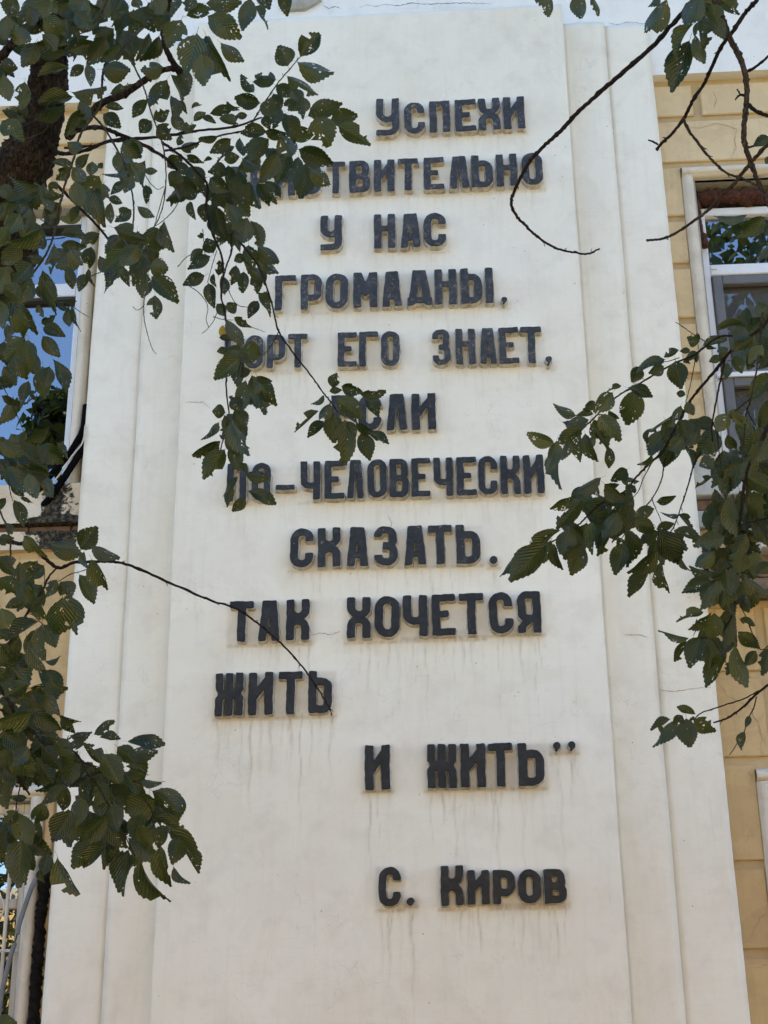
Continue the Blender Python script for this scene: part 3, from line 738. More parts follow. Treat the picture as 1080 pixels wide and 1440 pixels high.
# crumbling render along the head of the slab
m = MB(); n = 90; v = []
for i in range(n+1):
    x = -1.35+i*1.75/n; 
    zt = 8.035+.03*noise.noise(Vector((x*5, 0, 3)))+.012*noise.noise(Vector((x*25, 0, 3))); zb = 7.93
    d = .020+.012*noise.noise(Vector((x*13, 2, 3)))
    v += [(x, -.06, zt+.004), (x, -.06-d, zt), (x, -.06-d*1.5, (zt+zb)/2), (x, -.06-d*.9, zb)]
m.add(v, [(4*i+k, 4*i+4+k, 4*i+5+k, 4*i+1+k) for i in range(n) for k in range(3)])
o = m.build('render_edge', MAT['frieze']); o.parent = PANEL; o.location = (-PO[0], -PO[1], 0)
o = MB(); pp = [W(x, y, -.088) for x, y in ((398, 2), (432, -6), (452, -2), (440, 6), (428, 12), (405, 13), (395, 9))]
v = [(p[0], -.088, p[2]) for p in pp]; c0 = sum((Vector(q) for q in v), Vector())/len(v)
o.add(v+[(c0.x, -.115, c0.z)]+[(p[0], -.05, p[2]) for p in pp], [(i, (i+1) % 7, 7) for i in range(7)]+[(i, 8+i, 8+(i+1) % 7, (i+1) % 7) for i in range(7)])
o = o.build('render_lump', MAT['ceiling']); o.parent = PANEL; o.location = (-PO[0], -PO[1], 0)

# open cracks
MAT['crack'] = simple('crack_dark', (.22, .17, .12), .95)
def crack(px, y, w=.004, par=None):
    pts = [W(a, b, y) for a, b in px]; q = []
    for a, b in zip(pts[:-1], pts[1:]):
        n_ = max(2, int(np.linalg.norm(b-a)/.012))
        for i in range(n_):
            p = a+(b-a)*i/n_; q.append((p[0]+random.uniform(-.003, .003), p[2]+random.uniform(-.003, .003)))
    q.append((pts[-1][0], pts[-1][2])); m = MB(); v = []
    for i, (x, z) in enumerate(q):
        a = q[max(i-1, 0)]; b = q[min(i+1, len(q)-1)]; dx, dz = b[0]-a[0], b[1]-a[1]; L_ = math.hypot(dx, dz) or 1
        k = w*.5*(.35+.9*random.random())*(math.sin(math.pi*(i+.6)/(len(q)+.2))**.4); v += [(x-dz/L_*k, y, z+dx/L_*k), (x+dz/L_*k, y, z-dx/L_*k)]
    m.add(v, [(2*i, 2*i+1, 2*i+3, 2*i+2) for i in range(len(q)-1)])
    o = m.build('crack', MAT['crack'])
    if par is None: adopt(o)
    else: o.parent = par; o.location = (-PO[0], -PO[1], 0)
crack([(455, 8), (462, 12), (470, 9), (480, 12)], -.094, .007, PANEL)
crack([(505, 11), (515, 7), (528, 9), (540, 6), (560, 8), (580, 4), (600, 6), (640, 4), (690, 5)], -.094, .007, PANEL)
crack([(855, 32), (868, 35), (882, 31), (898, 32), (912, 35)], -.0665, .004)
crack([(962, 178), (985, 180), (1008, 173), (1022, 177), (1036, 182), (1033, 196), (1035, 208), (1029, 220), (1027, 230)], -.0035, .0028)
crack([(1002, 128), (1008, 140), (1004, 152)], -.0035, .003)
crack([(1010, 957), (1022, 978), (1040, 988), (1055, 993), (1060, 1008), (1066, 1015), (1070, 1034), (1078, 1050)], -.0035, .0028)
crack([(545, 725), (551, 735), (547, 748), (553, 762)], -.244, .003, PANEL)
crack([(878, 893), (895, 892), (910, 896)], -.135, .003, PANEL)
crack([(435, 893), (452, 890), (465, 893), (478, 888)], -.244, .004, PANEL)
crack([(260, 566), (285, 565), (297, 575)], -.244, .003, PANEL)
crack([(925, 970), (950, 972), (975, 968), (1000, 966)], -.105, .003, PANEL)

# ---------------------------------------------------------------- things on the wall
def spline(pts, n=8):
    p = [Vector(q) for q in pts]; p = [p[0]*2-p[1]]+p+[p[-1]*2-p[-2]]; out = []
    for i in range(1, len(p)-2):
        for k in range(n):
            t = k/n; out.append(.5*((2*p[i])+(-p[i-1]+p[i+1])*t+(2*p[i-1]-5*p[i]+4*p[i+1]-p[i+2])*t*t+(-p[i-1]+3*p[i]-3*p[i+1]+p[i+2])*t**3))
    out.append(p[-2]); return out
def wpts(px, y): return [tuple(W(a, b, c)) for (a, b), c in zip(px, y if hasattr(y, '__len__') else [y]*len(px))]
t = thing('insulated_pipe', 'pair of black foam insulated pipes crossing the corner of the upper left window', 'pipe', tuple(W(118, 590, -.03)))
def child(o, t): o.parent = t; o.location = -Vector(t.location); return o
m = MB(); q = spline(wpts([(121, 570), (119, 590), (114, 610), (95, 641), (76, 663), (52, 692), (40, 712)], [-.03, -.04, -.06, -.08, -.08, -.07, -.02]), 10); m.tube(q, .0185, 12, True, .12); child(m.build('pipe', MAT['rubber'], smooth=True), t)
m = MB(); q = spline(wpts([(121, 590), (119, 612), (115, 632), (103, 652), (86, 678), (70, 700), (52, 722)], [-.03, -.045, -.07, -.09, -.09, -.08, -.02]), 10); m.tube(q, .021, 12, True, .14); child(m.build('pipe', MAT['rubber'], smooth=True), t)
m = MB(); q = spline(wpts([(120, 598), (116, 622), (100, 643), (84, 667), (70, 684), (60, 700)], -.112), 10); m.tube(q, .0048, 8); child(m.build('cable', MAT['palecable'], smooth=True), t)
t = thing('cable', 'grey sleeved cable curving down beside the barred lower left window', 'cable', tuple(W(50, 1235, -.06)))
m = MB(); q = spline(wpts([(60, 1215), (52, 1232), (43, 1252), (34, 1278), (27, 1300), (24, 1314)], -.07), 8); m.tube(q, .0125, 12); child(m.build('sleeve', MAT['cable'], smooth=True), t)
m = MB(); q = spline(wpts([(21, 1326), (14, 1348), (7, 1375), (2, 1400), (-3, 1440), (-4, 1500)], -.07), 8); m.tube(q, .0125, 12); child(m.build('sleeve', MAT['cable'], smooth=True), t)
m = MB(); q = spline(wpts([(25, 1305), (23, 1318), (19, 1332)], -.07), 6); m.tube(q, .004, 8); child(m.build('core', MAT['seal'], smooth=True), t)
# crumbling black strip between slab and lower left architrave
m = MB(); q = [Vector((-2.262+.008*noise.noise(Vector((0, 0, z*5))), -.012, z)) for z in np.linspace(0.3, 2.66, 150)]
m.tube(q, [.030+.006*noise.noise(Vector((1, 2, p.z*14))) for p in q], 10, True, .5)
o = tag(m.build('drain_strip', MAT['tar'], smooth=True), 'black crumbling tarred strip running down beside the slab at lower left', 'pipe')
AC = thing('air_conditioner', 'faded outdoor air conditioner unit with wire grille under the right window', 'air conditioner', (1.9, -.2, 4.0))
ax0, ax1 = 1.60, 2.38; azt = W(1065, 700, -.36)[2]; azb = W(1065, 768, -.36)[2]
m = MB(); m.box(ax0, ax1, -.36, -.06, azb, azt, .012); child(m.build('casing', MAT['acwhite']), AC)
m = MB()
for k in range(int((azt-azb-.06)/.0155)): z = azb+.035+k*.0155; m.tube([(ax0+.07, -.372, z), (ax1-.08, -.372, z)], .0022, 5)
for x in np.linspace(ax0+.07, ax1-.08, 5): m.tube([(x, -.369, azb+.03), (x, -.369, azt-.03)], .003, 5)
child(m.build('grille', MAT['acwhite']), AC)
m = MB(); m.box(ax0+.06, ax1-.07, -.3625, -.355, azb+.028, azt-.028); child(m.build('opening', MAT['seal']), AC)
for x in (ax0+.12, ax1-.12):
    m = MB(); m.box(x-.015, x+.015, -.34, 0.0, azb-.03, azb-.002); m.box(x-.014, x+.014, -.02, .0, azb-.25, azb-.03); child(m.build('bracket', MAT['oldwood']), AC)
zt_ = W(1070, 776, -.22)[2]; zb_ = W(1070, 830, -.22)[2]
BD = thing('board_ledge', 'weathered brown wooden box ledge fixed to the ochre wall below the air conditioner', 'ledge', (1.7, -.1, zb_))
for k in range(3):
    hh = (zt_-zb_)/3; m = MB(); m.box(1.335, 2.7, -.22+random.uniform(-.003, .003), -.19, zb_+k*hh+.004, zb_+(k+1)*hh-.002, .004); child(m.build('plank', MAT['brown']), BD)
m = MB(); m.box(1.335, 2.7, -.188, -.002, zb_+.01, zb_+.03); m.box(1.335, 2.7, -.188, -.002, zt_-.03, zt_-.01); child(m.build('shelf', MAT['brown']), BD)

# ---------------------------------------------------------------- foliage
def leaf_mesh(seed, fold, curl, twist, bites):
    r = random.Random(seed); n = 21; v = []; uvs = []
    def half(t):
        if not 0 < t < 1: return 0
        return .5*math.sin(math.pi*t**.82)**.85 if t < .62 else .5*math.sin(math.pi*.62**.82)**.85*(1-((t-.62)/.38))**(.78+.5*(t-.62))
    rows = []
    for i in range(n):
        t = i/(n-1); t2 = .0 if i == 0 else t
        hw = half(t2) if i < n-1 else 0.0
        bl = [1.0, 1.0]
        for (bt, bs, bd) in bites:
            if abs(t-bt) < .09: bl[bs] = bd
        tooth = (.046 if i % 2 else -.020)
        cy = curl*(t-.3)**2; tw = twist*(t-.3)
        row = []
        for k, u in enumerate((-1, -.5, 0, .5, 1)):
            w = hw*u*(bl[0] if u < 0 else bl[1]); 
            if abs(u) == 1 and 0 < i < n-1: w += math.copysign(tooth, u)*.8
            z = abs(w)*fold-cy+.03*math.sin(t*9+u*2+seed)*abs(u)
            x = w*math.cos(tw); z += w*math.sin(tw)
            y = t+(.02*abs(u) if 0 < i < n-1 else 0)+((.030 if i % 2 else -.008) if abs(u) == 1 and 0 < i < n-1 else 0)
            row.append(len(v)); v.append((x, y, z)); uvs.append((w, t))
        rows.append(row)
    f = [(rows[i][k], rows[i][k+1], rows[i+1][k+1], rows[i+1][k]) for i in range(n-1) for k in range(4)]
    # leaf stalk
    b = len(v)
    for (x, y) in ((-.008, .0), (.008, .0), (.008, -.16), (-.008, -.16)): v.append((x, y, -.01-curl*.09+(.02 if y < 0 else 0))); uvs.append((0, 0))
    f.append((b, b+1, b+2, b+3))
    me = mesh('leaf', v, f); ul = me.uv_layers.new(name='UVMap')
    li = np.zeros(len(me.loops), int); me.loops.foreach_get('vertex_index', li)
    ul.data.foreach_set('uv', np.array(uvs)[li].ravel()); me.polygons.foreach_set('use_smooth', [True]*len(f))
    return me, np.array(v), f, uvs
LV = []
for sd in range(14):
    r = random.Random(sd+40)
    bites = [] if sd % 2 else [(r.uniform(.3, .95), r.randint(0, 1), r.uniform(.2, .7)) for _ in range(1+sd % 3)]
    LV.append(leaf_mesh(sd, r.uniform(.1, .8), r.uniform(-.2, .7), r.uniform(-.7, .7), bites))
LMESH = {}
for mk in ('leaf', 'paleleaf', 'yellowleaf', 'rustleaf'):
    LMESH[mk] = []
    for me, *_ in LV[: (14 if mk == 'leaf' else 4)]:
        c = me.copy(); c.materials.append(MAT[mk]); LMESH[mk].append(c)
def leaf_frame(bx, by, tx, ty, w, d, r):
    L_ = math.hypot(tx-bx, ty-by); dz = r.uniform(-.22, .22)*L_*d/F
    a = Vector(P(bx, by, d)); b = Vector(P(tx, ty, d+dz)); ax = b-a; ln = ax.length; ax.normalize()
    view = (a-Vector(CAM)).normalized(); sx = ax.cross(view).normalized(); nz = sx.cross(ax).normalized()
    want = w*d/F; full = max(want*1.04, ln*.50); full = min(full, ln*1.05)
    k = min(1, want/full); roll = math.acos(k)*(1 if r.random() < .5 else -1)*.9
    q = Quaternion(ax, roll); sx = q @ sx; nz = q @ nz
    if r.random() < .45: sx, nz = -sx, -nz
    return a, sx, ax, nz, full/.90*.98, ln*1.08
def mat_of(a, sx, ax, nz, wd, ln):
    M_ = Matrix.Identity(4); s = (sx*wd, ax*ln, nz*(wd*.5+ln*.5))
    for j in range(3):
        for i in range(3): M_[i][j] = s[j][i]
        M_[i if False else 0][3] = a[0]
    M_[0][3], M_[1][3], M_[2][3] = a; return M_
def put_leaf(tree, spec, d, mk='leaf', r=random):
    a, sx, ax, nz, wd, ln = leaf_frame(*spec, d, r)
    o = bpy.data.objects.new('leaf', r.choice(LMESH[mk])); COL.objects.link(o); o.parent = tree
    o.matrix_local = Matrix.Translation(-Vector(tree.location)) @ mat_of(a, sx, ax, nz, wd, ln); return o
def leaves_from(s):
    out = []
    for e in s.replace('\n', ' ').split():
        out.append(tuple(float(x) for x in e.split(',')))
    return out

# base x, base y, tip x, tip y, width: as they hang, group by group with its distance
G_UL = """
10,22,8,55,26 0,90,24,95,18 50,60,33,92,24 95,72,46,66,22 108,32,84,62,22 138,75,98,77,13 97,95,56,103,11 118,92,100,105,13
103,136,57,144,17 92,148,52,168,14 3,155,37,168,18 2,170,30,195,26 35,115,30,152,20 5,105,12,140,20 115,138,125,170,17 118,155,95,188,22
122,90,129,120,14 143,98,181,101,26 100,130,147,127,16 155,132,186,120,16 160,40,133,70,26 170,65,143,85,18 135,60,98,70,18 148,150,172,152,10 145,160,168,178,18
277,47,264,100,36 283,75,288,119,28 288,50,312,107,26 292,22,335,49,30 310,60,340,86,16 262,22,297,12,18 290,5,336,5,22 255,28,238,65,30
210,47,194,83,14 182,45,187,79,18 225,50,202,86,16 230,95,200,100,22 242,105,262,142,16 250,95,267,127,18 235,112,212,148,24 208,140,187,163,14
241,133,247,168,13 245,143,262,156,9 216,168,236,156,17 269,152,282,146,5 272,170,288,158,10 284,164,302,172,8 295,160,334,153,13 308,166,333,172,12
332,145,345,140,14 242,160,258,183,15 256,184,274,176,14 213,170,197,185,18 222,175,240,195,22 307,191,281,195,8 190,-5,196,12,14
352,-3,342,41,22 358,8,378,38,9 365,-15,378,10,20 400,-14,403,20,18
20,-6,12,22,22 60,0,30,20,24 75,-5,62,25,26 40,10,50,34,20 120,-8,110,25,28 140,-8,150,22,26 170,-6,160,25,22 105,18,130,38,22 60,25,90,45,24 160,10,175,32,18
215,-8,225,18,24 245,-8,240,20,24 270,-8,262,14,20 205,15,215,42,22 235,15,222,40,22 180,20,205,35,20 15,40,42,58,22 150,52,125,88,24 60,48,80,70,20
"""
G_UM = """
422,80,448,48,25 405,93,393,66,26 388,112,360,107,19 418,88,467,107,23 404,107,445,130,18 357,130,340,106,14 366,145,332,138,20 355,115,378,120,10
388,120,408,135,17 373,165,382,140,22 433,163,478,147,24 464,170,500,163,22 475,176,518,201,24 445,163,462,203,36 402,160,415,195,22 405,138,410,155,16
425,135,425,160,18 410,125,425,150,20 382,165,402,162,12 372,162,378,180,12 348,162,333,163,9 320,170,333,165,12 318,143,333,155,7 372,185,410,190,14
395,190,412,218,26 420,210,465,228,26 430,230,423,276,28 435,237,462,260,19 405,215,391,256,27 392,215,368,253,22 378,195,350,222,24 375,185,340,185,18
340,222,362,236,8 335,240,348,270,20 350,255,352,287,14 355,262,364,293,14 362,258,377,288,16 368,258,389,285,16 372,255,394,275,10 320,262,332,268,12
328,282,350,302,22 348,306,340,340,28 352,310,366,345,20 330,325,336,350,12 362,347,390,370,20 350,344,352,380,20 345,360,330,366,12 362,360,388,386,16
332,373,326,399,14 343,382,342,410,18 357,385,362,411,15 350,375,370,392,14 370,380,372,400,9 363,411,381,443,11 371,410,382,425,8 363,423,350,445,14
329,446,352,459,11 305,427,316,443,14 320,438,332,428,16 293,398,300,430,16 288,387,259,399,17 296,360,266,377,16 286,350,268,366,12 300,356,290,337,18
287,330,278,332,7 307,388,308,368,11 300,385,303,403,7 312,388,317,413,13
253,209,278,202,13 250,205,255,190,9 262,218,285,229,10 325,195,298,214,16 330,205,305,227,10 315,225,335,220,16 299,223,287,226,5 320,240,296,240,18
235,235,255,222,18 250,240,242,260,20 265,235,285,260,24 260,250,253,278,14 258,278,277,268,16 267,283,272,306,10 290,285,288,310,20 295,250,318,268,22
300,275,325,278,20 303,290,318,335,24 330,310,325,345,20 325,250,335,285,20 305,262,300,295,22 318,285,338,318,20 395,150,380,172,18 300,300,308,330,18
"""
G_HANG = """
318,450,340,482,16 308,474,325,478,8 338,492,365,500,30 320,492,306,494,9 337,502,303,531,24 340,505,333,542,18 355,528,364,572,26 362,530,385,567,22
372,545,371,581,14 360,530,381,537,10 345,535,340,575,18 345,560,354,568,10 325,560,338,575,18 337,562,323,558,9 317,580,300,578,17 308,594,286,618,9
325,590,347,639,20 335,590,347,625,12 318,600,312,616,14 310,620,273,638,18 316,632,288,670,26 325,625,336,660,20 345,666,376,672,15 350,690,387,705,15
335,670,316,697,8 330,688,318,710,10 345,700,328,718,14 338,650,348,665,9 330,575,345,600,20 318,610,335,640,18
467,545,473,526,15 480,543,508,550,16 505,553,540,549,12 512,556,532,583,13 456,556,439,569,7 465,568,451,590,15 448,578,418,607,10 455,592,434,612,14
470,580,470,620,24 485,590,485,650,29 488,592,500,612,12 475,558,508,585,26 478,580,502,592,10 508,608,519,645,22 500,596,535,610,10 518,608,545,622,12 463,550,480,548,9
"""
G_LM = """
202,240,220,241,9 205,260,205,285,12 185,248,176,270,16 175,255,157,272,12 182,241,147,247,5 182,228,200,255,22 172,200,195,220,24 165,215,166,240,13
193,290,215,305,11 185,295,163,310,18 231,310,246,351,13 152,278,171,285,11 200,330,238,342,30 205,345,217,372,20 213,388,248,422,24 210,375,235,378,26
208,385,200,417,20 218,415,220,446,20 165,380,149,411,9 172,375,180,401,12 190,370,188,400,16 178,352,150,378,26 180,350,210,378,22 150,335,175,345,16
95,200,115,212,17 73,228,100,230,9 98,235,80,252,16 102,235,120,255,18 130,227,128,246,15 138,230,144,236,8 140,248,120,270,24 105,255,115,288,20
132,262,142,312,24 145,258,152,278,12 155,285,154,312,11 78,255,70,268,12 55,262,13,255,14 -3,265,18,272,18 52,272,8,284,20 60,277,88,275,12
85,285,65,305,18 22,285,-5,300,18 28,300,10,328,24 60,322,15,345,16 85,328,125,336,14 140,328,115,345,16 85,345,118,348,16 66,338,48,352,11
61,364,40,363,12 76,342,63,369,6 85,362,70,383,5 112,358,82,375,26 95,375,102,404,14 128,347,124,375,18 124,378,132,402,6 123,385,111,407,14
60,380,80,438,20 52,402,62,420,10 53,428,60,445,9 58,455,76,445,12 60,460,88,470,17 95,435,97,458,12 100,430,111,464,6 80,425,97,438,12
92,424,107,424,6 10,455,12,483,12 15,425,45,465,28 28,435,30,473,22 35,475,10,505,28 40,478,38,520,26 60,472,82,500,18 75,505,95,547,14
60,515,62,558,22 70,515,60,545,18 5,515,22,540,20 40,535,30,570,14 2,557,36,568,9 70,600,39,621,10 15,610,25,622,13 58,625,85,650,26
80,622,96,645,10 0,620,28,640,22 30,630,58,658,24 50,662,72,696,24 40,665,50,700,18 10,655,35,690,20 15,680,32,697,13 8,700,-3,718,10
20,703,33,738,16 28,700,46,708,5 8,735,16,750,10 170,330,150,350,22 195,345,170,372,24 160,320,200,335,22 30,345,5,370,24 45,370,20,395,26
10,375,-5,410,24 45,392,25,425,24 5,400,30,420,22 12,320,-5,345,22 40,290,30,312,20 110,290,100,310,12 20,500,35,530,22 140,360,155,385,16
60,395,78,420,18 5,480,8,510,20 20,640,45,672,24 0,645,12,670,20 98,350,115,372,20 35,490,52,525,22 75,350,98,366,18
"""
G_LL = """
-3,762,17,757,14 33,753,62,782,16 70,765,113,780,24 113,773,134,743,26 127,768,165,785,15 118,775,122,800,8 128,787,146,828,20 112,808,132,846,20
62,795,45,812,18 48,808,35,815,4 80,815,65,838,16 85,818,100,840,24 92,838,110,886,24 88,840,82,890,38 65,840,46,857,14 28,822,45,848,22
0,812,25,835,24 0,782,22,808,22 33,845,10,853,14 0,885,10,900,18 55,874,15,900,13 60,877,64,925,15 62,878,78,908,20
58,885,38,905,5 38,906,62,942,12 63,930,85,926,6 8,928,42,962,30 62,942,86,972,22 55,945,80,980,14 38,962,8,980,22 28,898,20,922,14
35,920,55,935,16 45,980,22,988,12 62,972,80,1003,18 45,975,60,1000,22 45,1002,-10,1018,24 46,1002,82,1025,22 83,1006,112,1014,7 85,1010,104,1030,13
33,1025,2,1055,20 58,1034,85,1038,9 98,1035,128,1033,12 132,1033,158,1014,12 140,1037,167,1040,11 180,1042,228,1045,13 175,1058,219,1059,17 177,1078,205,1090,6
145,1060,168,1097,30 105,1058,96,1100,28 120,1045,92,1052,12 130,1072,115,1090,18 148,1100,137,1131,22 190,1100,160,1133,24 218,1125,178,1140,38 215,1112,257,1142,28
197,1098,225,1102,9 219,1147,255,1172,14 240,1165,278,1208,20 256,1190,276,1227,10 243,1218,262,1243,9 252,1178,243,1212,24 225,1190,237,1244,22
195,1158,215,1198,22 192,1180,212,1208,12 195,1208,227,1270,16 172,1195,164,1252,24 180,1195,171,1256,20 150,1145,116,1184,26 135,1180,104,1218,28
80,1205,105,1257,20 150,1185,116,1216,20 150,1180,150,1215,12 155,1130,165,1165,22 170,1150,175,1180,14 95,1108,88,1138,18 115,1120,108,1160,22
35,1177,70,1200,22 30,1180,26,1243,32 28,1165,-3,1175,24 100,1140,75,1180,30 60,1128,50,1158,22 38,1122,13,1120,9 90,1103,60,1130,17 68,1200,60,1230,18
55,1222,60,1240,8 82,1090,55,1115,9 20,1090,11,1125,12 0,1095,8,1135,16 20,1060,45,1090,30 50,1065,72,1100,26 -8,1442,22,1438,22
5,1030,30,1050,22 75,1040,100,1062,20 60,1050,85,1080,24 15,1055,-5,1080,22 0,1070,20,1095,20 40,1050,20,1075,20 150,1075,175,1100,22 165,1050,190,1072,22
130,1090,150,1112,22 175,1085,200,1115,22 125,1140,130,1175,24 200,1145,185,1175,20 150,1160,175,1190,22 90,1150,120,1180,24 5,990,25,1012,20 70,985,60,1015,18
25,1140,5,1160,18 10,940,-8,960,20 0,905,20,930,22 230,1160,222,1190,20 210,1130,235,1150,16
"""
G_RU = """
938,0,911,48,26 925,-10,914,12,10 974,32,945,78,10 969,57,946,123,31 977,50,987,88,14 982,30,977,50,10 985,-8,965,34,26 988,20,991,64,19
995,-5,1003,27,16 1005,20,1018,53,18 1008,-5,1038,16,20 768,-15,772,20,18 815,-12,815,26,20 832,-5,842,20,7 757,-10,755,4,8 990,-12,980,20,24 1000,5,1012,38,20
1082,192,1061,204,14 1050,303,1007,306,9 1077,305,1040,332,22 1085,310,1077,330,12 1085,220,1076,230,8 1083,345,1063,368,10
"""
G_RM = """
810,585,779,570,13 828,590,798,600,18 820,602,785,620,15 783,620,771,664,18 789,630,780,684,13 803,615,792,645,14 813,612,815,647,13
822,610,836,647,16 838,565,822,575,12 862,552,838,578,22 893,548,884,595,30 874,542,855,549,7 835,590,850,615,22 842,582,871,617,24 855,578,869,589,8
836,605,857,632,12 856,628,858,656,12 835,582,812,584,8 935,505,898,520,13 900,515,890,536,17 955,492,935,501,10 971,493,957,494,8 934,515,915,525,15
950,507,957,544,26 982,497,962,508,16 984,480,968,475,18 987,487,1020,478,9 992,486,1008,490,5 1024,490,1009,496,13 1017,502,998,508,10 1022,510,1021,533,14
1032,500,1043,523,15 883,545,916,556,14 964,555,952,553,9 965,565,975,582,13 958,570,943,600,14 945,584,912,605,7 915,602,908,624,5 1045,455,1010,462,8
1048,460,1035,478,20 1075,445,1041,450,9 1080,430,1062,440,20 1070,450,1050,470,24 1060,475,1030,490,18 1070,490,1053,518,18 1088,525,1055,560,22
1085,500,1068,515,20 955,590,970,618,22 930,605,915,640,24 1005,595,975,598,18 1010,605,983,638,28 1050,590,1040,612,22
1022,612,1034,632,14 1080,610,1042,635,28 1060,600,1050,630,26 960,615,942,632,20 1070,600,1085,615,12 945,628,935,655,20 925,610,918,638,20 918,638,900,655,6
965,630,978,655,10 1005,645,985,655,19 1003,655,1030,644,15 1002,670,980,686,9 1010,668,1002,685,9 923,706,949,699,11 955,725,930,722,5 953,723,971,745,6
947,746,984,760,19 923,745,946,737,12 920,715,894,726,16 893,728,920,750,20 925,745,955,790,30 918,745,912,766,12 930,755,932,792,16 957,782,967,803,5
925,773,889,808,18 917,800,884,835,14 928,790,935,832,15 880,742,888,795,20 878,763,865,805,24 882,660,860,675,18 873,675,897,676,11 850,680,878,702,24
893,683,882,695,15 845,672,808,692,14 838,680,825,700,20 808,696,777,716,10 818,702,786,742,26 820,705,850,728,28 833,733,831,777,16 880,705,870,750,34
862,735,840,778,22 850,695,868,710,16 735,772,705,808,14 768,765,720,812,32 787,745,745,775,14 778,765,787,800,13 775,760,765,790,14 800,745,790,778,26
818,765,805,806,24 812,755,795,785,22 825,735,820,772,20 845,705,835,735,22 870,720,850,755,24 795,735,820,760,22 935,590,948,612,20 950,600,935,628,20
985,600,965,625,22 1000,612,1005,640,20 1060,470,1075,500,22 1075,440,1085,475,22 1045,480,1068,470,18 1085,560,1070,600,20
"""
G_RH = """
1003,808,969,800,13 1000,816,962,833,19 1032,805,1015,850,20 1005,775,980,797,20 990,860,954,871,12 1000,862,972,885,10 980,870,978,893,5
1005,862,1000,898,24 1025,852,1032,905,20 1022,870,1018,912,20 998,893,1000,935,30 985,895,970,935,26 965,901,949,928,16 968,898,929,887,7 1018,920,993,963,20
1032,908,1044,963,17 1030,930,1022,948,14 1038,888,1066,911,19 1040,870,1060,880,10 1063,915,1048,935,15 1083,910,1072,947,22 1045,840,1052,860,13 1045,825,1037,850,12
1045,810,1080,838,16 1085,792,1066,805,16 1045,775,1035,805,26 1018,700,1020,750,22 1030,695,1033,752,18 1003,705,999,752,12 1060,690,1068,735,26 1045,710,1050,745,26
1050,670,1085,690,24 1040,650,1025,690,24 1050,680,1045,722,8 1035,745,1068,775,22 1020,755,978,768,24 1020,770,1005,800,28 1035,770,1035,800,24 1070,650,1078,672,20
1045,645,1028,655,12 1005,785,982,792,12 1025,720,1008,760,20 1060,640,1045,672,22 1075,620,1060,650,24 1040,690,1055,722,22 1020,740,1040,770,24 1050,750,1030,785,24
1060,725,1080,765,22 1078,690,1085,730,22 1040,780,1060,812,22 1020,800,1030,835,22 1045,660,1068,690,24 1015,830,1030,862,20 1010,745,990,775,20 1065,600,1075,640,26
978,1004,954,994,9 975,1012,1004,1027,22 965,1010,970,1048,26 952,1013,924,1050,16 943,1011,916,1025,9 925,1018,931,1032,6 960,1006,948,1018,14 1054,1006,1049,1022,8
1047,1028,1041,1053,11 977,1008,970,1012,4
"""
PALE = {'L': '115,306,86,308,15 2,855,15,895,26', 'R': '780,625,744,610,17 1072,485,1055,510,18 1025,582,1010,605,20 1025,578,1043,592,18 1017,815,986,855,22 1060,775,1062,808,20 1078,742,1058,760,20 1030,575,1050,600,16'}

def make_branch(tree, px, ds, w, mat='twig', rough=.35, name='branch', n=6):
    """px: points seen; ds: distance (first, last); w: width in pixels (first, last)"""
    k = len(px); d0, d1 = ds; pts = []
    for i, (a, b) in enumerate(px):
        u = i/(k-1); pts.append(P(a, b, d0+(d1-d0)*u+.03*math.sin(i*1.7+a)))
    q = spline(pts, n+2); kk = len(q); r = []; sd = (a*.37+b*.11) % 50
    for i in range(1, kk-1):
        d = d0+(d1-d0)*i/(kk-1); amp = (.6+.16*w[0])*d/F
        q[i] = q[i]+Vector((noise.noise(Vector((i*.9, sd, 0))), noise.noise(Vector((i*.9, sd, 5))), noise.noise(Vector((i*.9, sd, 9)))))*amp*.75
    for i, p in enumerate(q):
        u = i/(kk-1); d = d0+(d1-d0)*u; ww = w[0]+(w[1]-w[0])*u
        knob = 1+(.30 if (i*7+int(a)) % 11 == 0 else 0)
        r.append(ww*.5*d/F*knob)
    m = MB(); m.tube(q, r, 8, True, rough)
    if w[0] >= 2.4 and mat != 'greytwig':
        rs = random.Random(int(a*7+b))
        for i in range(3, kk-2, 4):
            if rs.random() < .6:
                d = d0+(d1-d0)*i/(kk-1); L_ = rs.uniform(2.5, 7)*d/F; tt = (q[i+1]-q[i-1]).normalized(); s_ = Quaternion(tt, rs.random()*6.3) @ tt.orthogonal().normalized()
                e = (s_*.8+tt*.6).normalized()*L_; m.tube([q[i], q[i]+e*.6, q[i]+e+tt*L_*.2], [max(r[i]*.5, .0012), max(r[i]*.35, .001), .0009], 5)
    o = m.build(name, MAT[mat], smooth=True); o.parent = tree; o.location = -Vector(tree.location); return o

def ridged(o, amp):
    me = o.data; me.update()
    for v in me.vertices:
        p = v.co; n_ = v.normal; k = noise.noise(Vector((p.x*34, p.y*34, p.z*6)))+.6*noise.noise(Vector((p.x*80, p.y*80, p.z*14)))
        v.co = p+n_*amp*(abs(k)*1.6-.4)
    me.update()
TL = thing('elm_tree', 'leafy elm with a thick broken trunk stub at upper left and insect-holed leaves', 'tree', (-3.6, -4.4, 0))
TR = thing('elm_tree', 'elm reaching in from the right with bare twigs above hanging leafy sprays', 'tree', (3.3, -4.2, 0))
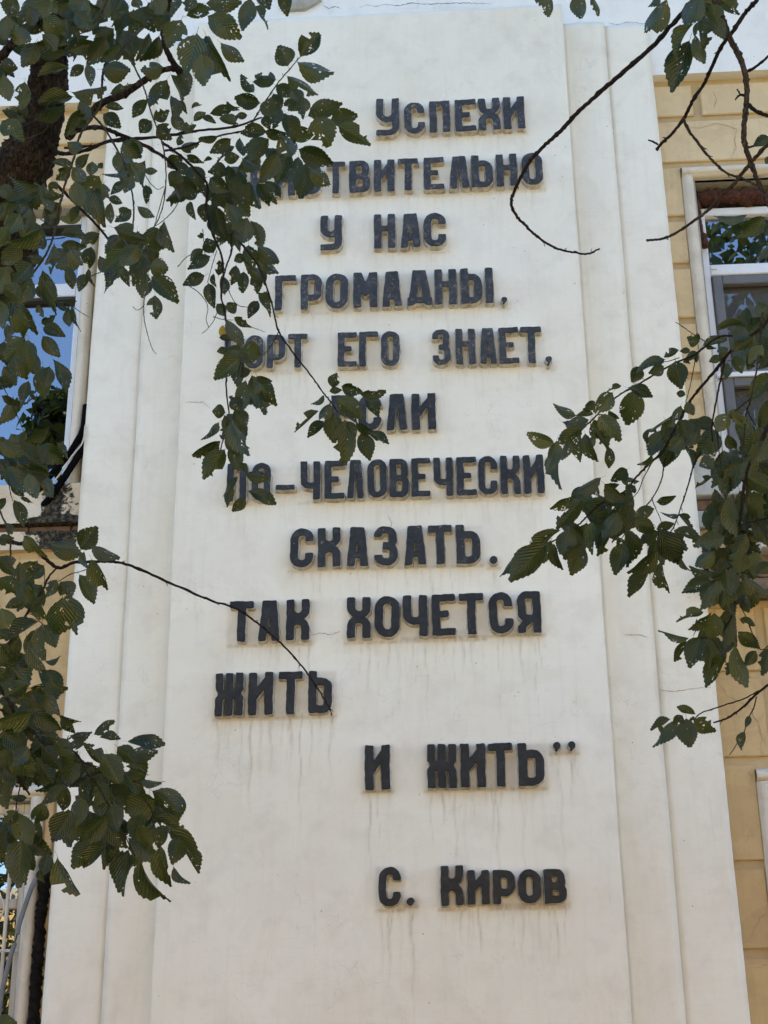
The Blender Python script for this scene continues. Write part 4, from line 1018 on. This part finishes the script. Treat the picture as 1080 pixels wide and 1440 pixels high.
# left tree: limb seen in the frame, and the trunk that carries it down to the ground outside it
def wood(tree, pts, rad, mat, name, rough=.3, n=10, sides=14):
    q = spline(pts, n); k = len(q); rr = [np.interp(i/(k-1), np.linspace(0, 1, len(rad)), rad) for i in range(k)]
    m = MB(); m.tube(q, rr, sides, True, rough); o = m.build(name, MAT[mat], smooth=True); o.parent = tree; o.location = -Vector(tree.location); return o
seg = [P(-70, 420, 4.9), P(-10, 300, 4.85), P(35, 228, 4.8), P(55, 180, 4.8), P(66, 130, 4.8), P(72, 78, 4.8)]
wood(TL, [Vector((-3.6, -4.4, -.2)), Vector((-3.55, -4.4, 1.2)), Vector((-3.2, -4.2, 2.4))]+[Vector(p) for p in seg], [.17, .15, .14, .12, .112, .092, .072, .066, .056], 'bark', 'trunk', .16, 26, 56)
ridged([x for x in TL.children if x.name.startswith('trunk')][0], .007)
o = wood(TL, [P(62, 88, 4.74), P(60, 80, 4.73), P(60, 74, 4.74)], [.016, .018, .010], 'palebark', 'broken_wood', .3)
BR_L = [
 ([(-20, 100), (10, 70), (30, 48), (50, 33), (75, 24), (95, 5), (100, -20)], (4.7, 4.6), (13, 11), 'bark'),
 ([(72, 95), (85, 60), (90, 25), (98, -15)], (4.8, 4.7), (16, 14), 'bark'),
 ([(93, 193), (117, 181), (143, 180), (165, 188), (200, 203), (232, 222), (250, 240)], (4.75, 5.0), (7, 4), 'bark'),
 ([(75, 214), (100, 216), (130, 208), (160, 197), (215, 193), (280, 184), (330, 178), (368, 165)], (4.75, 5.2), (6, 2.5), 'twig'),
 ([(90, 208), (130, 205), (150, 200), (180, 198), (240, 190)], (4.7, 4.9), (3.5, 2), 'twig'),
 ([(95, 195), (120, 165), (147, 143), (175, 133), (200, 115), (225, 100), (250, 95)], (4.7, 4.5), (11, 8), 'bark'),
 ([(252, 100), (236, 75), (229, 45), (235, 15), (242, -15)], (4.5, 4.4), (9, 6), 'twig'),
 ([(232, 212), (255, 208), (285, 198), (312, 190), (345, 182), (362, 160), (375, 140), (390, 118), (412, 92), (424, 78)], (4.9, 5.3), (3.2, 1.3), 'twig'),
 ([(228, 200), (245, 212), (262, 226), (280, 245), (292, 262), (290, 290), (297, 322), (311, 358), (314, 385), (311, 415), (318, 450), (319, 500), (318, 545), (322, 590), (312, 625), (310, 645)], (4.9, 4.6), (4.2, 1.8), 'twig'),
 ([(326, 330), (325, 355), (318, 375), (314, 392)], (4.9, 4.8), (3, 2), 'twig'),
 ([(330, 330), (347, 352), (362, 372), (372, 395), (383, 430), (392, 466), (410, 493), (435, 525), (455, 553), (466, 566), (475, 580)], (4.7, 4.3), (2.8, 2), 'twig'),
 ([(392, 466), (382, 485), (370, 500)], (4.5, 4.5), (1.5, .8), 'twig'),
 ([(315, 390), (330, 425), (348, 432), (360, 432)], (4.8, 4.8), (1.2, .8), 'twig'),
 ([(337, 360), (350, 372), (365, 385)], (4.8, 4.8), (1.5, 1), 'twig'),
 ([(305, 352), (297, 378), (292, 398)], (4.9, 4.9), (1.2, .8), 'twig'),
 ([(285, 322), (287, 345), (290, 372)], (4.9, 4.9), (1.1, .8), 'twig'),
 ([(260, 398), (280, 412), (292, 430), (290, 450), (293, 461), (284, 469)], (4.9, 4.9), (1.2, .8), 'twig'),
 ([(305, 440), (300, 452), (293, 461)], (4.9, 4.9), (1.2, .8), 'twig'),
 ([(300, 445), (312, 449), (330, 450)], (4.9, 4.9), (1.2, .8), 'twig'),
 ([(352, 459), (362, 463), (373, 467)], (4.9, 4.9), (1.1, .6), 'twig'),
 ([(171, 68), (182, 82), (192, 100), (203, 125), (210, 150), (220, 178), (229, 205), (233, 235), (233, 262), (229, 290), (221, 312), (215, 320)], (4.3, 4.4), (2.6, 1.4), 'greytwig'),
 ([(131, 163), (145, 178), (160, 202), (175, 232), (184, 262), (188, 292), (187, 318), (185, 338)], (4.3, 4.4), (3, 2), 'greytwig'),
 ([(143, 125), (141, 148), (128, 168), (112, 192), (104, 222), (92, 258), (84, 290), (78, 322), (66, 355), (48, 382), (28, 402), (8, 425)], (4.2, 4.2), (3.2, 3.0), 'greytwig'),
 ([(150, 85), (145, 102), (143, 125)], (4.3, 4.3), (4, 3), 'twig'),
 ([(200, 40), (172, 68), (150, 90), (115, 45), (150, 8)][:3], (4.3, 4.3), (3, 2.5), 'greytwig'),
 ([(155, -8), (140, 22), (122, 42), (112, 48)], (4.4, 4.4), (2.8, 2), 'greytwig'),
 ([(0, 3), (14, 20), (20, 38), (14, 50)], (4.3, 4.3), (1.8, 1.2), 'greytwig'),
 ([(78, 258), (95, 275), (112, 292), (130, 310), (144, 326), (160, 345)], (4.7, 4.7), (4.5, 3.2), 'twig'),
 ([(-5, 212), (15, 200), (32, 178), (52, 168), (62, 158), (70, 142)], (4.4, 4.5), (1.5, 1), 'greytwig'),
 ([(25, 198), (40, 194), (60, 186), (68, 178)], (4.4, 4.5), (1.5, 1), 'greytwig'),
 ([(5, 345), (35, 341), (60, 338), (92, 334)], (4.3, 4.3), (2.2, 1.4), 'twig'),
 ([(57, 308), (70, 318), (75, 330)], (4.3, 4.3), (1.6, 1), 'twig'),
 ([(-5, 388), (30, 390), (48, 388)], (4.2, 4.2), (1.8, 1), 'twig'),
 ([(40, 344), (44, 356), (50, 362)], (4.2, 4.2), (1.4, 1), 'twig'),
 ([(233, 262), (225, 290), (217, 318)], (4.5, 4.5), (1.5, 1), 'twig'),
 ([(203, 245), (212, 258), (222, 266), (231, 262)], (4.5, 4.5), (1.3, .9), 'twig'),
 ([(253, 281), (243, 297), (232, 308), (219, 318)], (4.5, 4.5), (1.3, 1), 'twig'),
 ([(203, 418), (202, 432), (203, 450), (208, 472), (214, 490), (220, 498)], (4.5, 4.5), (1.4, .8), 'twig'),
 ([(203, 428), (198, 434), (192, 436), (187, 431)], (4.5, 4.5), (1.1, .7), 'twig'),
 ([(126, 389), (138, 384), (150, 380)], (4.5, 4.5), (1.4, 1), 'twig'),
 ([(100, 430), (112, 438), (125, 446)], (4.3, 4.3), (1.3, .7), 'twig'),
 ([(250, 375), (262, 362), (275, 355), (290, 350)], (4.8, 4.8), (1.2, 1), 'twig'),
 # lower left
 ([(-30, 765), (0, 762), (20, 763), (45, 768), (62, 784), (80, 798), (92, 796), (105, 791), (135, 790), (160, 790), (190, 798), (240, 820), (290, 842), (330, 855), (362, 876), (395, 905), (425, 937), (445, 966), (460, 990), (467, 1006)], (3.7, 4.0), (6, 1.8), 'palebark' if False else 'twig'),
 ([(80, 798), (68, 812), (62, 826), (50, 845), (40, 860), (25, 885), (5, 915), (-15, 945)], (3.7, 3.5), (2.6, 4), 'twig'),
 ([(62, 826), (63, 810), (62, 800)], (3.7, 3.7), (1.2, 1), 'twig'),
 ([(38, 862), (48, 866), (58, 876), (66, 885), (70, 900)], (3.6, 3.6), (1.4, 1.2), 'twig'),
 ([(82, 818), (98, 808), (112, 804), (124, 800)], (3.7, 3.7), (1.3, 1.2), 'twig'),
 ([(112, 775), (118, 782), (122, 795), (126, 806)], (3.7, 3.7), (1.6, 1.2), 'twig'),
 ([(-10, 955), (5, 975), (15, 990), (20, 1005)], (3.4, 3.4), (6, 5), 'twig'),
 ([(-15, 690), (5, 730), (14, 760), (15, 790)], (3.6, 3.6), (3, 2.5), 'greytwig'),
 ([(5, 545), (20, 575), (35, 610), (12, 690)][:3], (3.6, 3.6), (1.5, 1), 'twig'),
 ([(12, 675), (14, 690), (18, 705)], (3.6, 3.6), (1.6, 1), 'twig'),
 ([(-12, 990), (20, 1010), (45, 1028), (62, 1045), (85, 1045), (110, 1030)], (3.3, 3.3), (3.5, 2), 'twig'),
 ([(45, 1005), (58, 1030), (62, 1050)], (3.3, 3.3), (2, 1.5), 'twig'),
 ([(85, 1045), (108, 1060), (122, 1085), (140, 1110), (160, 1145), (178, 1180), (190, 1205)], (3.3, 3.2), (2.6, 1.6), 'twig'),
 ([(98, 1108), (110, 1095), (118, 1085)], (3.3, 3.3), (1.8, 1.5), 'twig'),
 ([(105, 1070), (150, 1082), (190, 1098), (215, 1101), (232, 1099)], (3.3, 3.3), (1.8, .9), 'twig'),
 ([(200, 1120), (213, 1138), (216, 1155), (214, 1165)], (3.3, 3.3), (1.5, 1), 'twig'),
 ([(24, 1092), (28, 1106), (24, 1125), (21, 1150)], (3.3, 3.3), (2, 1.4), 'twig'),
 ([(24, 1092), (32, 1104), (42, 1118)], (3.3, 3.3), (3.5, 2.5), 'twig'),
 ([(195, 1205), (197, 1215), (199, 1222)], (3.2, 3.2), (1, .6), 'twig'),
]
BR_R = [
 ([(1000, -30), (975, 0), (945, 35), (920, 63), (890, 90), (855, 120), (820, 151), (800, 172), (785, 187), (765, 205), (745, 227), (731, 252), (722, 272), (719, 285), (724, 300), (736, 314), (750, 328), (766, 341), (785, 350), (806, 355), (825, 357), (843, 350)], (4.3, 4.9), (7.5, 2.4), 'twig'),
 ([(1000, -30), (1008, 5), (1016, 28), (1025, 52), (1036, 72), (1046, 96), (1050, 125), (1048, 160), (1046, 190), (1050, 212), (1060, 240), (1070, 265), (1082, 290)], (4.3, 4.2), (9.5, 6.5), 'palebark'),
 ([(1075, -25), (1064, 0), (1048, 18), (1030, 45), (1015, 65), (1003, 90), (990, 118), (975, 140), (962, 166), (945, 188), (930, 202), (924, 210)], (4.25, 4.5), (6.5, 4), 'twig'),
 ([(925, 203), (918, 199), (912, 197)], (4.5, 4.5), (3, 2), 'twig'),
 ([(960, 166), (972, 188), (990, 212), (1008, 232), (1025, 245), (1042, 250), (1058, 258), (1072, 262)], (4.45, 4.3), (4.5, 2.6), 'palebark'),
 ([(910, 338), (930, 336), (948, 329), (965, 318), (985, 304), (1000, 292), (1012, 278), (1030, 261), (1045, 242), (1060, 224), (1078, 205), (1100, 185)], (4.5, 4.2), (3.2, 6), 'palebark'),
 ([(1046, 102), (1056, 98), (1068, 90), (1084, 76)], (4.25, 4.2), (4.5, 3.5), 'twig'),
 ([(1051, 146), (1060, 154), (1072, 160), (1090, 166)], (4.25, 4.2), (5.5, 5), 'twig'),
 ([(1047, 134), (1040, 134), (1034, 140)], (4.25, 4.25), (4, 2), 'twig'), ([(1042, 134), (1038, 128), (1036, 126)], (4.25, 4.25), (2.5, 1.5), 'twig'),
 ([(1048, 208), (1060, 205), (1075, 196), (1090, 188)], (4.25, 4.2), (3, 4), 'twig'),
 ([(1100, 400), (1085, 440), (1070, 462), (1042, 482), (1022, 500), (1005, 522), (985, 545), (970, 565), (957, 588), (945, 612), (932, 635), (918, 648), (905, 660), (893, 673)], (4.0, 4.1), (5, 3), 'twig'),
 ([(1020, 503), (1013, 535), (1006, 570), (1001, 600), (1002, 620)], (4.0, 4.0), (3, 2), 'twig'),
 ([(1003, 595), (1008, 610), (1012, 640), (1016, 690)], (4.0, 4.0), (1.8, 1.2), 'twig'),
 ([(1072, 440), (1069, 480), (1064, 520), (1056, 560), (1050, 580), (1046, 620), (1044, 650)], (3.9, 3.9), (3, 2.2), 'greytwig'),
 ([(1050, 575), (1060, 595), (1075, 612)], (3.9, 3.9), (2, 1.5), 'twig'),
 ([(1035, 577), (1050, 565), (1056, 560)], (3.9, 3.9), (1.8, 1.6), 'twig'),
 ([(1030, 472), (1010, 474), (988, 490), (975, 500), (955, 508), (935, 518), (915, 530), (895, 542), (870, 556), (848, 575), (828, 595), (808, 610), (790, 625)], (4.0, 4.4), (3, 2), 'twig'),
 ([(980, 495), (975, 520), (970, 545), (964, 566)], (4.1, 4.1), (1.5, 1), 'twig'),
 ([(950, 453), (958, 458), (972, 468), (988, 478), (993, 480)], (4.1, 4.1), (1, 1.6), 'twig'),
 ([(955, 503), (940, 508), (925, 509)], (4.2, 4.2), (1.3, 1), 'twig'),
 ([(935, 645), (930, 675), (918, 700), (908, 712), (898, 728), (885, 742), (872, 760)], (4.1, 4.2), (2, 1.3), 'twig'),
 ([(986, 635), (975, 655), (970, 675), (962, 700), (950, 735), (943, 748)], (4.1, 4.1), (2.4, 1.6), 'twig'),
 ([(920, 645), (905, 672), (898, 690), (885, 705)], (4.1, 4.2), (1.6, 1.2), 'twig'),
 ([(916, 700), (922, 715), (928, 728), (932, 740)], (4.1, 4.1), (1.4, 1), 'twig'),
 ([(893, 673), (880, 690), (860, 700), (840, 712), (822, 730), (805, 745), (780, 760), (750, 775)], (4.1, 4.3), (2.8, 1.8), 'twig'),
 ([(925, 770), (920, 785), (916, 800)], (4.1, 4.1), (1.3, 1), 'twig'),
 ([(1110, 945), (1085, 960), (1065, 975), (1045, 994), (1022, 1010), (1004, 1016)], (3.9, 4.0), (4, 2.4), 'twig'),
 ([(1072, 969), (1045, 983), (1020, 991), (1000, 998), (985, 1003), (975, 1012), (965, 1014)], (3.95, 4.05), (2, 1.6), 'twig'),
 ([(1064, 980), (1060, 995), (1053, 1010), (1048, 1025), (1044, 1035), (1035, 1048), (1026, 1062)], (3.95, 3.95), (1.8, 1), 'twig'),
 ([(1100, 560), (1070, 620), (1050, 665), (1042, 720), (1038, 780), (1035, 840), (1022, 880), (1002, 893), (985, 898)], (3.8, 3.9), (5, 1.8), 'twig'),
 ([(1038, 780), (1020, 805), (1003, 812)], (3.9, 3.9), (2, 1.4), 'twig'),
 ([(1035, 840), (1050, 870), (1068, 912), (1085, 905)], (3.9, 3.9), (1.6, 1.4), 'twig'),
 ([(1000, 893), (1015, 920), (1030, 950)], (3.9, 3.9), (1.4, 1), 'twig'),
 ([(1110, 720), (1075, 730), (1050, 735)], (3.8, 3.9), (3, 2), 'twig'),
]
for b in BR_L: make_branch(TL, *b)
for b in BR_R: make_branch(TR, *b)
# wood outside the frame that carries what is seen
def bough(tree, a, b, r0, r1, sag, seed):
    a, b = Vector(a), Vector(b); n = 9; pts = []
    for i in range(n+1):
        u = i/n; p = a.lerp(b, u)+Vector((0, 0, sag*math.sin(math.pi*u)))
        k = (b-a).length*.11*math.sin(math.pi*u); p += Vector((noise.noise(Vector((u*5, seed, 0))), noise.noise(Vector((u*5, seed, 4))), noise.noise(Vector((u*5, seed, 8)))))*k*1.6
        pts.append(p)
    wood(tree, pts, [r0, r0*.62+r1*.3, r1*1.5, r1], 'bark', 'limb', .35, 5, 10); return pts
bough(TL, (-3.3, -4.25, 3.2), (-3.5, -4.6, 7.0), .10, .03, .1, 1)
bl = [bough(TL, (-3.25, -4.25, 2.3), P(-32, 765, 3.7), .035, .006, .35, 2), bough(TL, (-3.5, -4.4, 1.1), P(-14, 975, 3.4), .035, .007, .35, 3), bough(TL, P(98, -10, 4.7), (-.9, -4.4, 6.8), .018, .008, .1, 4)]
wood(TR, [Vector((3.3, -4.2, -.2)), Vector((3.22, -4.2, 1.0)), Vector((3.28, -4.15, 2.2)), Vector((3.05, -4.25, 3.4)), Vector((2.92, -4.3, 5.0)), Vector((3.1, -4.4, 7.2))], [.16, .135, .12, .10, .075, .03], 'bark', 'trunk', .16, 26, 56)
ridged([x for x in TR.children if x.name.startswith('trunk')][0], .007)
brr = [bough(TR, (2.95, -4.3, 4.8), P(1000, -30, 4.3), .04, .009, .35, 5), bough(TR, (3.1, -4.25, 2.6), P(1100, 400, 4.0), .04, .006, .30, 6), bough(TR, (3.2, -4.25, 1.3), P(1110, 945, 3.9), .035, .0045, .25, 7), bough(TR, (3.1, -4.25, 2.3), P(1102, 560, 3.8), .03, .006, .2, 8), bough(TR, (3.08, -4.25, 2.4), P(1110, 720, 3.8), .02, .004, .15, 9)]
def foliage(tree, name, specs, kind=True):        # many leaves in one mesh
    V, Fc, UV = [], [], []; n = 0
    for M_, (me, v, f, uv) in specs:
        A = np.array(M_); vv = v @ A[:3, :3].T+A[:3, 3]; V.append(vv); Fc += [tuple(i+n for i in q) for q in f]; UV.append(np.array(uv)); n += len(v)
    V = np.vstack(V); me = mesh(name, V, Fc); ul = me.uv_layers.new(name='UVMap'); UV = np.vstack(UV)
    li = np.zeros(len(me.loops), int); me.loops.foreach_get('vertex_index', li); ul.data.foreach_set('uv', UV[li].ravel())
    me.polygons.foreach_set('use_smooth', [True]*len(Fc)); o = link(name, me, MAT['leaf']); o['kind'] = 'stuff'
    o.parent = tree; o.location = -Vector(tree.location); return o
def spread(tree, groups, pales, extra_mats):
    r = random.Random(5); allv = []
    for s_, d, jit in groups:
        for sp in leaves_from(s_): allv.append((sp, d+r.uniform(-jit, jit), 'leaf'))
    for sp in leaves_from(pales): allv.append((sp, 3.9, 'paleleaf'))
    allv += extra_mats
    allv.sort(key=lambda e: -(math.hypot(e[0][2]-e[0][0], e[0][3]-e[0][1])*e[0][4]))
    keep = [e for e in allv if e[2] != 'leaf']; rest = [e for e in allv if e[2] == 'leaf']
    k = 290-len(keep); rest, tail = rest[:k], rest[k:]
    for sp, d, mk in keep+rest: put_leaf(tree, sp, d, mk, r)
    return [(mat_of(*leaf_frame(*sp, d, r)), r.choice(LV)) for sp, d, mk in tail]
def fill(boxes, r, size):
    out = []
    for (x0, y0, x1, y1, n), d in boxes:
        for _ in range(n):
            L_ = size*r.uniform(.75, 1.2)*4.3/d; a = r.gauss(math.pi/2, .75); x = r.uniform(x0, x1); y = r.uniform(y0, y1)
            bx, by = x-math.cos(a)*L_*.5, y-math.sin(a)*L_*.5
            out.append(((bx, by, bx+math.cos(a)*L_, by+math.sin(a)*L_, L_*r.uniform(.3, .62)), d+r.uniform(-.05, .35), 'leaf'))
    return out
FILL_L = [((0, 0, 230, 42, 31), 4.5), ((150, 40, 235, 85, 7), 4.5), ((0, 40, 120, 75, 10), 4.6), ((0, 100, 36, 175, 5), 4.6),
 ((0, 262, 80, 330, 9), 4.2), ((0, 375, 40, 530, 6), 4.2), ((145, 330, 220, 385, 11), 4.3), ((0, 530, 26, 600, 3), 4.1), ((0, 612, 62, 685, 11), 4.0), ((108, 225, 152, 300, 6), 4.4), ((165, 195, 202, 250, 5), 4.5),
 ((290, 235, 338, 345, 11), 5.0), ((378, 135, 428, 250, 10), 5.1), ((335, 195, 400, 245, 5), 5.1), ((236, 225, 288, 285, 7), 5.0), ((320, 485, 362, 530, 4), 4.5), ((320, 562, 342, 635, 5), 4.5),
 ((0, 790, 55, 855, 7), 3.6), ((0, 905, 70, 1030, 17), 3.5), ((0, 1035, 95, 1105, 20), 3.4), ((92, 1055, 212, 1195, 31), 3.4), ((200, 1130, 250, 1198, 6), 3.4), ((0, 1150, 65, 1215, 6), 3.4)]
FILL_R = [((795, 692, 885, 772, 14), 4.2), ((925, 605, 975, 640, 5), 4.2), ((1040, 440, 1082, 515, 7), 4.1), ((912, 742, 950, 780, 3), 4.2), ((792, 602, 858, 622, 3), 4.3),
 ((1003, 645, 1082, 760, 27), 3.95), ((995, 755, 1058, 850, 18), 3.95), ((988, 890, 1028, 940, 5), 4.0), ((985, 5, 1025, 25, 3), 4.3)]
tl = spread(TL, [(G_UL, 4.4, .3), (G_UM, 4.9, .3), (G_HANG, 4.4, .12), (G_LM, 4.0, .35), (G_LL, 3.3, .25)], PALE['L'], [((313, 457, 315, 477, 9), 4.7, 'yellowleaf')]+fill(FILL_L, random.Random(21), 36))
tr = spread(TR, [(G_RU, 4.2, .15), (G_RM, 4.1, .2), (G_RH, 3.85, .15)], PALE['R'], [((812, 738, 812, 752, 7), 4.1, 'rustleaf')]+fill(FILL_R, random.Random(22), 35))
def crown(c, rad, num, size, r, avoid=True):          # leaves of the crown beyond the edges of the frame
    out = []; Cv = Vector(CAM)
    while len(out) < num:
        p = Vector((r.gauss(0, 1), r.gauss(0, 1), r.gauss(0, 1))).normalized()*r.random()**.45
        p = Vector((c[0]+p.x*rad[0], c[1]+p.y*rad[1], c[2]+p.z*rad[2]))
        q = ROT.T @ (np.array(p)-CAM)
        if q[2] < 0:
            px, py = 540+q[0]/-q[2]*F, 720-q[1]/-q[2]*F
            if -70 < px < 1150 and -70 < py < 1510: continue
        if noise.noise(p*1.6) < -.12: continue
        ax = Vector((r.gauss(0, 1), r.gauss(0, 1), r.gauss(-.9, .6))).normalized(); sx = ax.orthogonal().normalized(); sx = Quaternion(ax, r.random()*6.3) @ sx; nz = sx.cross(ax)
        ln = size*r.uniform(.7, 1.2); out.append((mat_of(p, sx, ax, nz, ln*.55, ln), r.choice(LV)))
    return out
rr = random.Random(11)
def along(bs, num, r):                                # leafy twigs on the boughs outside the frame
    out = []
    while len(out) < num:
        b_ = r.choice(bs); i = r.randrange(2, len(b_)); p = b_[i].lerp(b_[i-1], r.random())+Vector((r.gauss(0, .16), r.gauss(0, .16), r.gauss(-.08, .16)))
        q = ROT.T @ (np.array(p)-CAM)
        if q[2] < 0 and -60 < 540+q[0]/-q[2]*F < 1140 and -60 < 720-q[1]/-q[2]*F < 1500: continue
        ax = Vector((r.gauss(0, 1), r.gauss(0, 1), r.gauss(-1.1, .6))).normalized(); sx = Quaternion(ax, r.random()*6.3) @ ax.orthogonal().normalized()
        ln = .085*r.uniform(.7, 1.2); out.append((mat_of(p, sx, ax, sx.cross(ax), ln*.55, ln), r.choice(LV)))
    return out
foliage(TL, 'foliage', tl+along(bl, 260, rr)+crown((-3.3, -4.4, 4.8), (1.9, 1.6, 3.0), 1500, .085, rr)+crown((-1.6, -4.6, 6.8), (1.7, 1.3, 1.2), 700, .085, rr))
foliage(TR, 'foliage', tr+along(brr, 620, rr)+crown((3.1, -4.2, 4.6), (1.7, 1.5, 3.0), 1300, .085, rr)+crown((1.9, -4.5, 6.5), (1.4, 1.2, 1.1), 500, .085, rr))

# ---------------------------------------------------------------- trees across the yard, seen in the window panes
def far_tree(x, y, h, cr, label, seed, n=2600, lm='farleaf'):
    r = random.Random(seed); T = thing('yard_tree', label, 'tree', (x, y, 0), 'tall sunlit trees across the yard')
    m = MB(); m.tube(spline([(0, 0, -.3), (.15, .1, h*.3), (-.1, 0, h*.6), (0, .1, h*.92)], 6), [.35-.3*i/18 for i in range(19)], 10, True, .3); m.build('trunk', MAT['bark'], T, True)
    for k in range(7):
        a = k*2.4+seed; z = h*(.35+.07*k); e = Vector((math.cos(a)*cr*.75, math.sin(a)*cr*.75, z+h*.14))
        m = MB(); m.tube(spline([(0, 0, z), tuple(e*.5+Vector((0, 0, z*.5+.2))), tuple(e)], 5), [.12-.1*i/10 for i in range(11)], 7, True, .2); m.build('limb', MAT['bark'], T, True)
    V, Fc = [], []; cl = [(Vector((math.cos(a)*cr*q*.8, math.sin(a)*cr*q*.8, h*(.35+.6*w))), cr*r.uniform(.22, .42)) for a, q, w in [(r.random()*6.3, r.random()**.6, r.random()) for _ in range(26)]]
    for i in range(n*2):
        c, rd = r.choice(cl); p = c+Vector((r.gauss(0, 1), r.gauss(0, 1), r.gauss(0, .8)))*rd*.5
        ax = Vector((r.gauss(0, 1), r.gauss(0, 1), r.gauss(-.3, 1))).normalized(); sx = ax.orthogonal().normalized(); s = r.uniform(.10, .22)
        k = len(V); V += [p-ax*s, p+sx*s*.5, p+ax*s, p-sx*s*.5]; Fc.append((k, k+1, k+2, k+3))
    me = mesh('crown', V, Fc); me.uv_layers.new(name='UVMap'); o = link('crown', me, MAT[lm], T); o['kind'] = 'stuff'
far_tree(5.0, -19, 22, 4.6, 'tall tree opposite the right window, its sunlit crown mirrored in the panes', 1, 3600)
far_tree(-6.9, -19, 15.0, 2.2, 'narrow dark tree opposite the left window, its crown mirrored low in the panes', 2, 5200, 'leaf')  # darker leaf colour gives this crown a shaded look
far_tree(11, -24, 17, 5, 'tree furthest to the right across the yard', 3)
far_tree(-2, -26, 13.5, 4, 'tree across the yard facing the inscription', 4)

# ---------------------------------------------------------------- unseen wall added to bounce warm sunlight onto the slab, with a screening bush
BU = thing('screen_bush', 'tall dark bush before the yard wall, mirrored in the barred lower window', 'bush', (-5.7, -9.3, 0))
r_ = random.Random(9); V, Fc = [], []
for i in range(2600):
    p = Vector((r_.gauss(0, .75), r_.gauss(0, .35), 2.3+r_.gauss(0, 1.2)))
    if p.z < .1: continue
    ax = Vector((r_.gauss(0, 1), r_.gauss(0, 1), r_.gauss(0, 1))).normalized(); sx = ax.orthogonal().normalized(); s = r_.uniform(.05, .11); k = len(V)
    V += [p-ax*s, p+sx*s*.5, p+ax*s, p-sx*s*.5]; Fc.append((k, k+1, k+2, k+3))
me = mesh('crown', V, Fc); me.uv_layers.new(name='UVMap'); o = link('crown', me, MAT['leaf'], BU); o['kind'] = 'stuff'
m = MB(); m.tube([(0, 0, -.1), (.05, 0, 1.2), (0, .05, 3.4)], [.07, .05, .02], 8, True, .2); m.build('trunk', MAT['bark'], BU, True)
YW = thing('bounce_wall', 'long ochre wall added unseen behind the camera to bounce warm light onto the slab', 'wall', (0, -10.0, 0))
m = MB(); m.box(-24, 24, -.2, .2, -.2, 3.6); m.build('bounce_face', MAT['bouncewall'], YW)
m = MB(); m.box(-24.1, 24.1, -.28, .28, 3.6, 3.72); m.build('coping', MAT['cream'], YW)
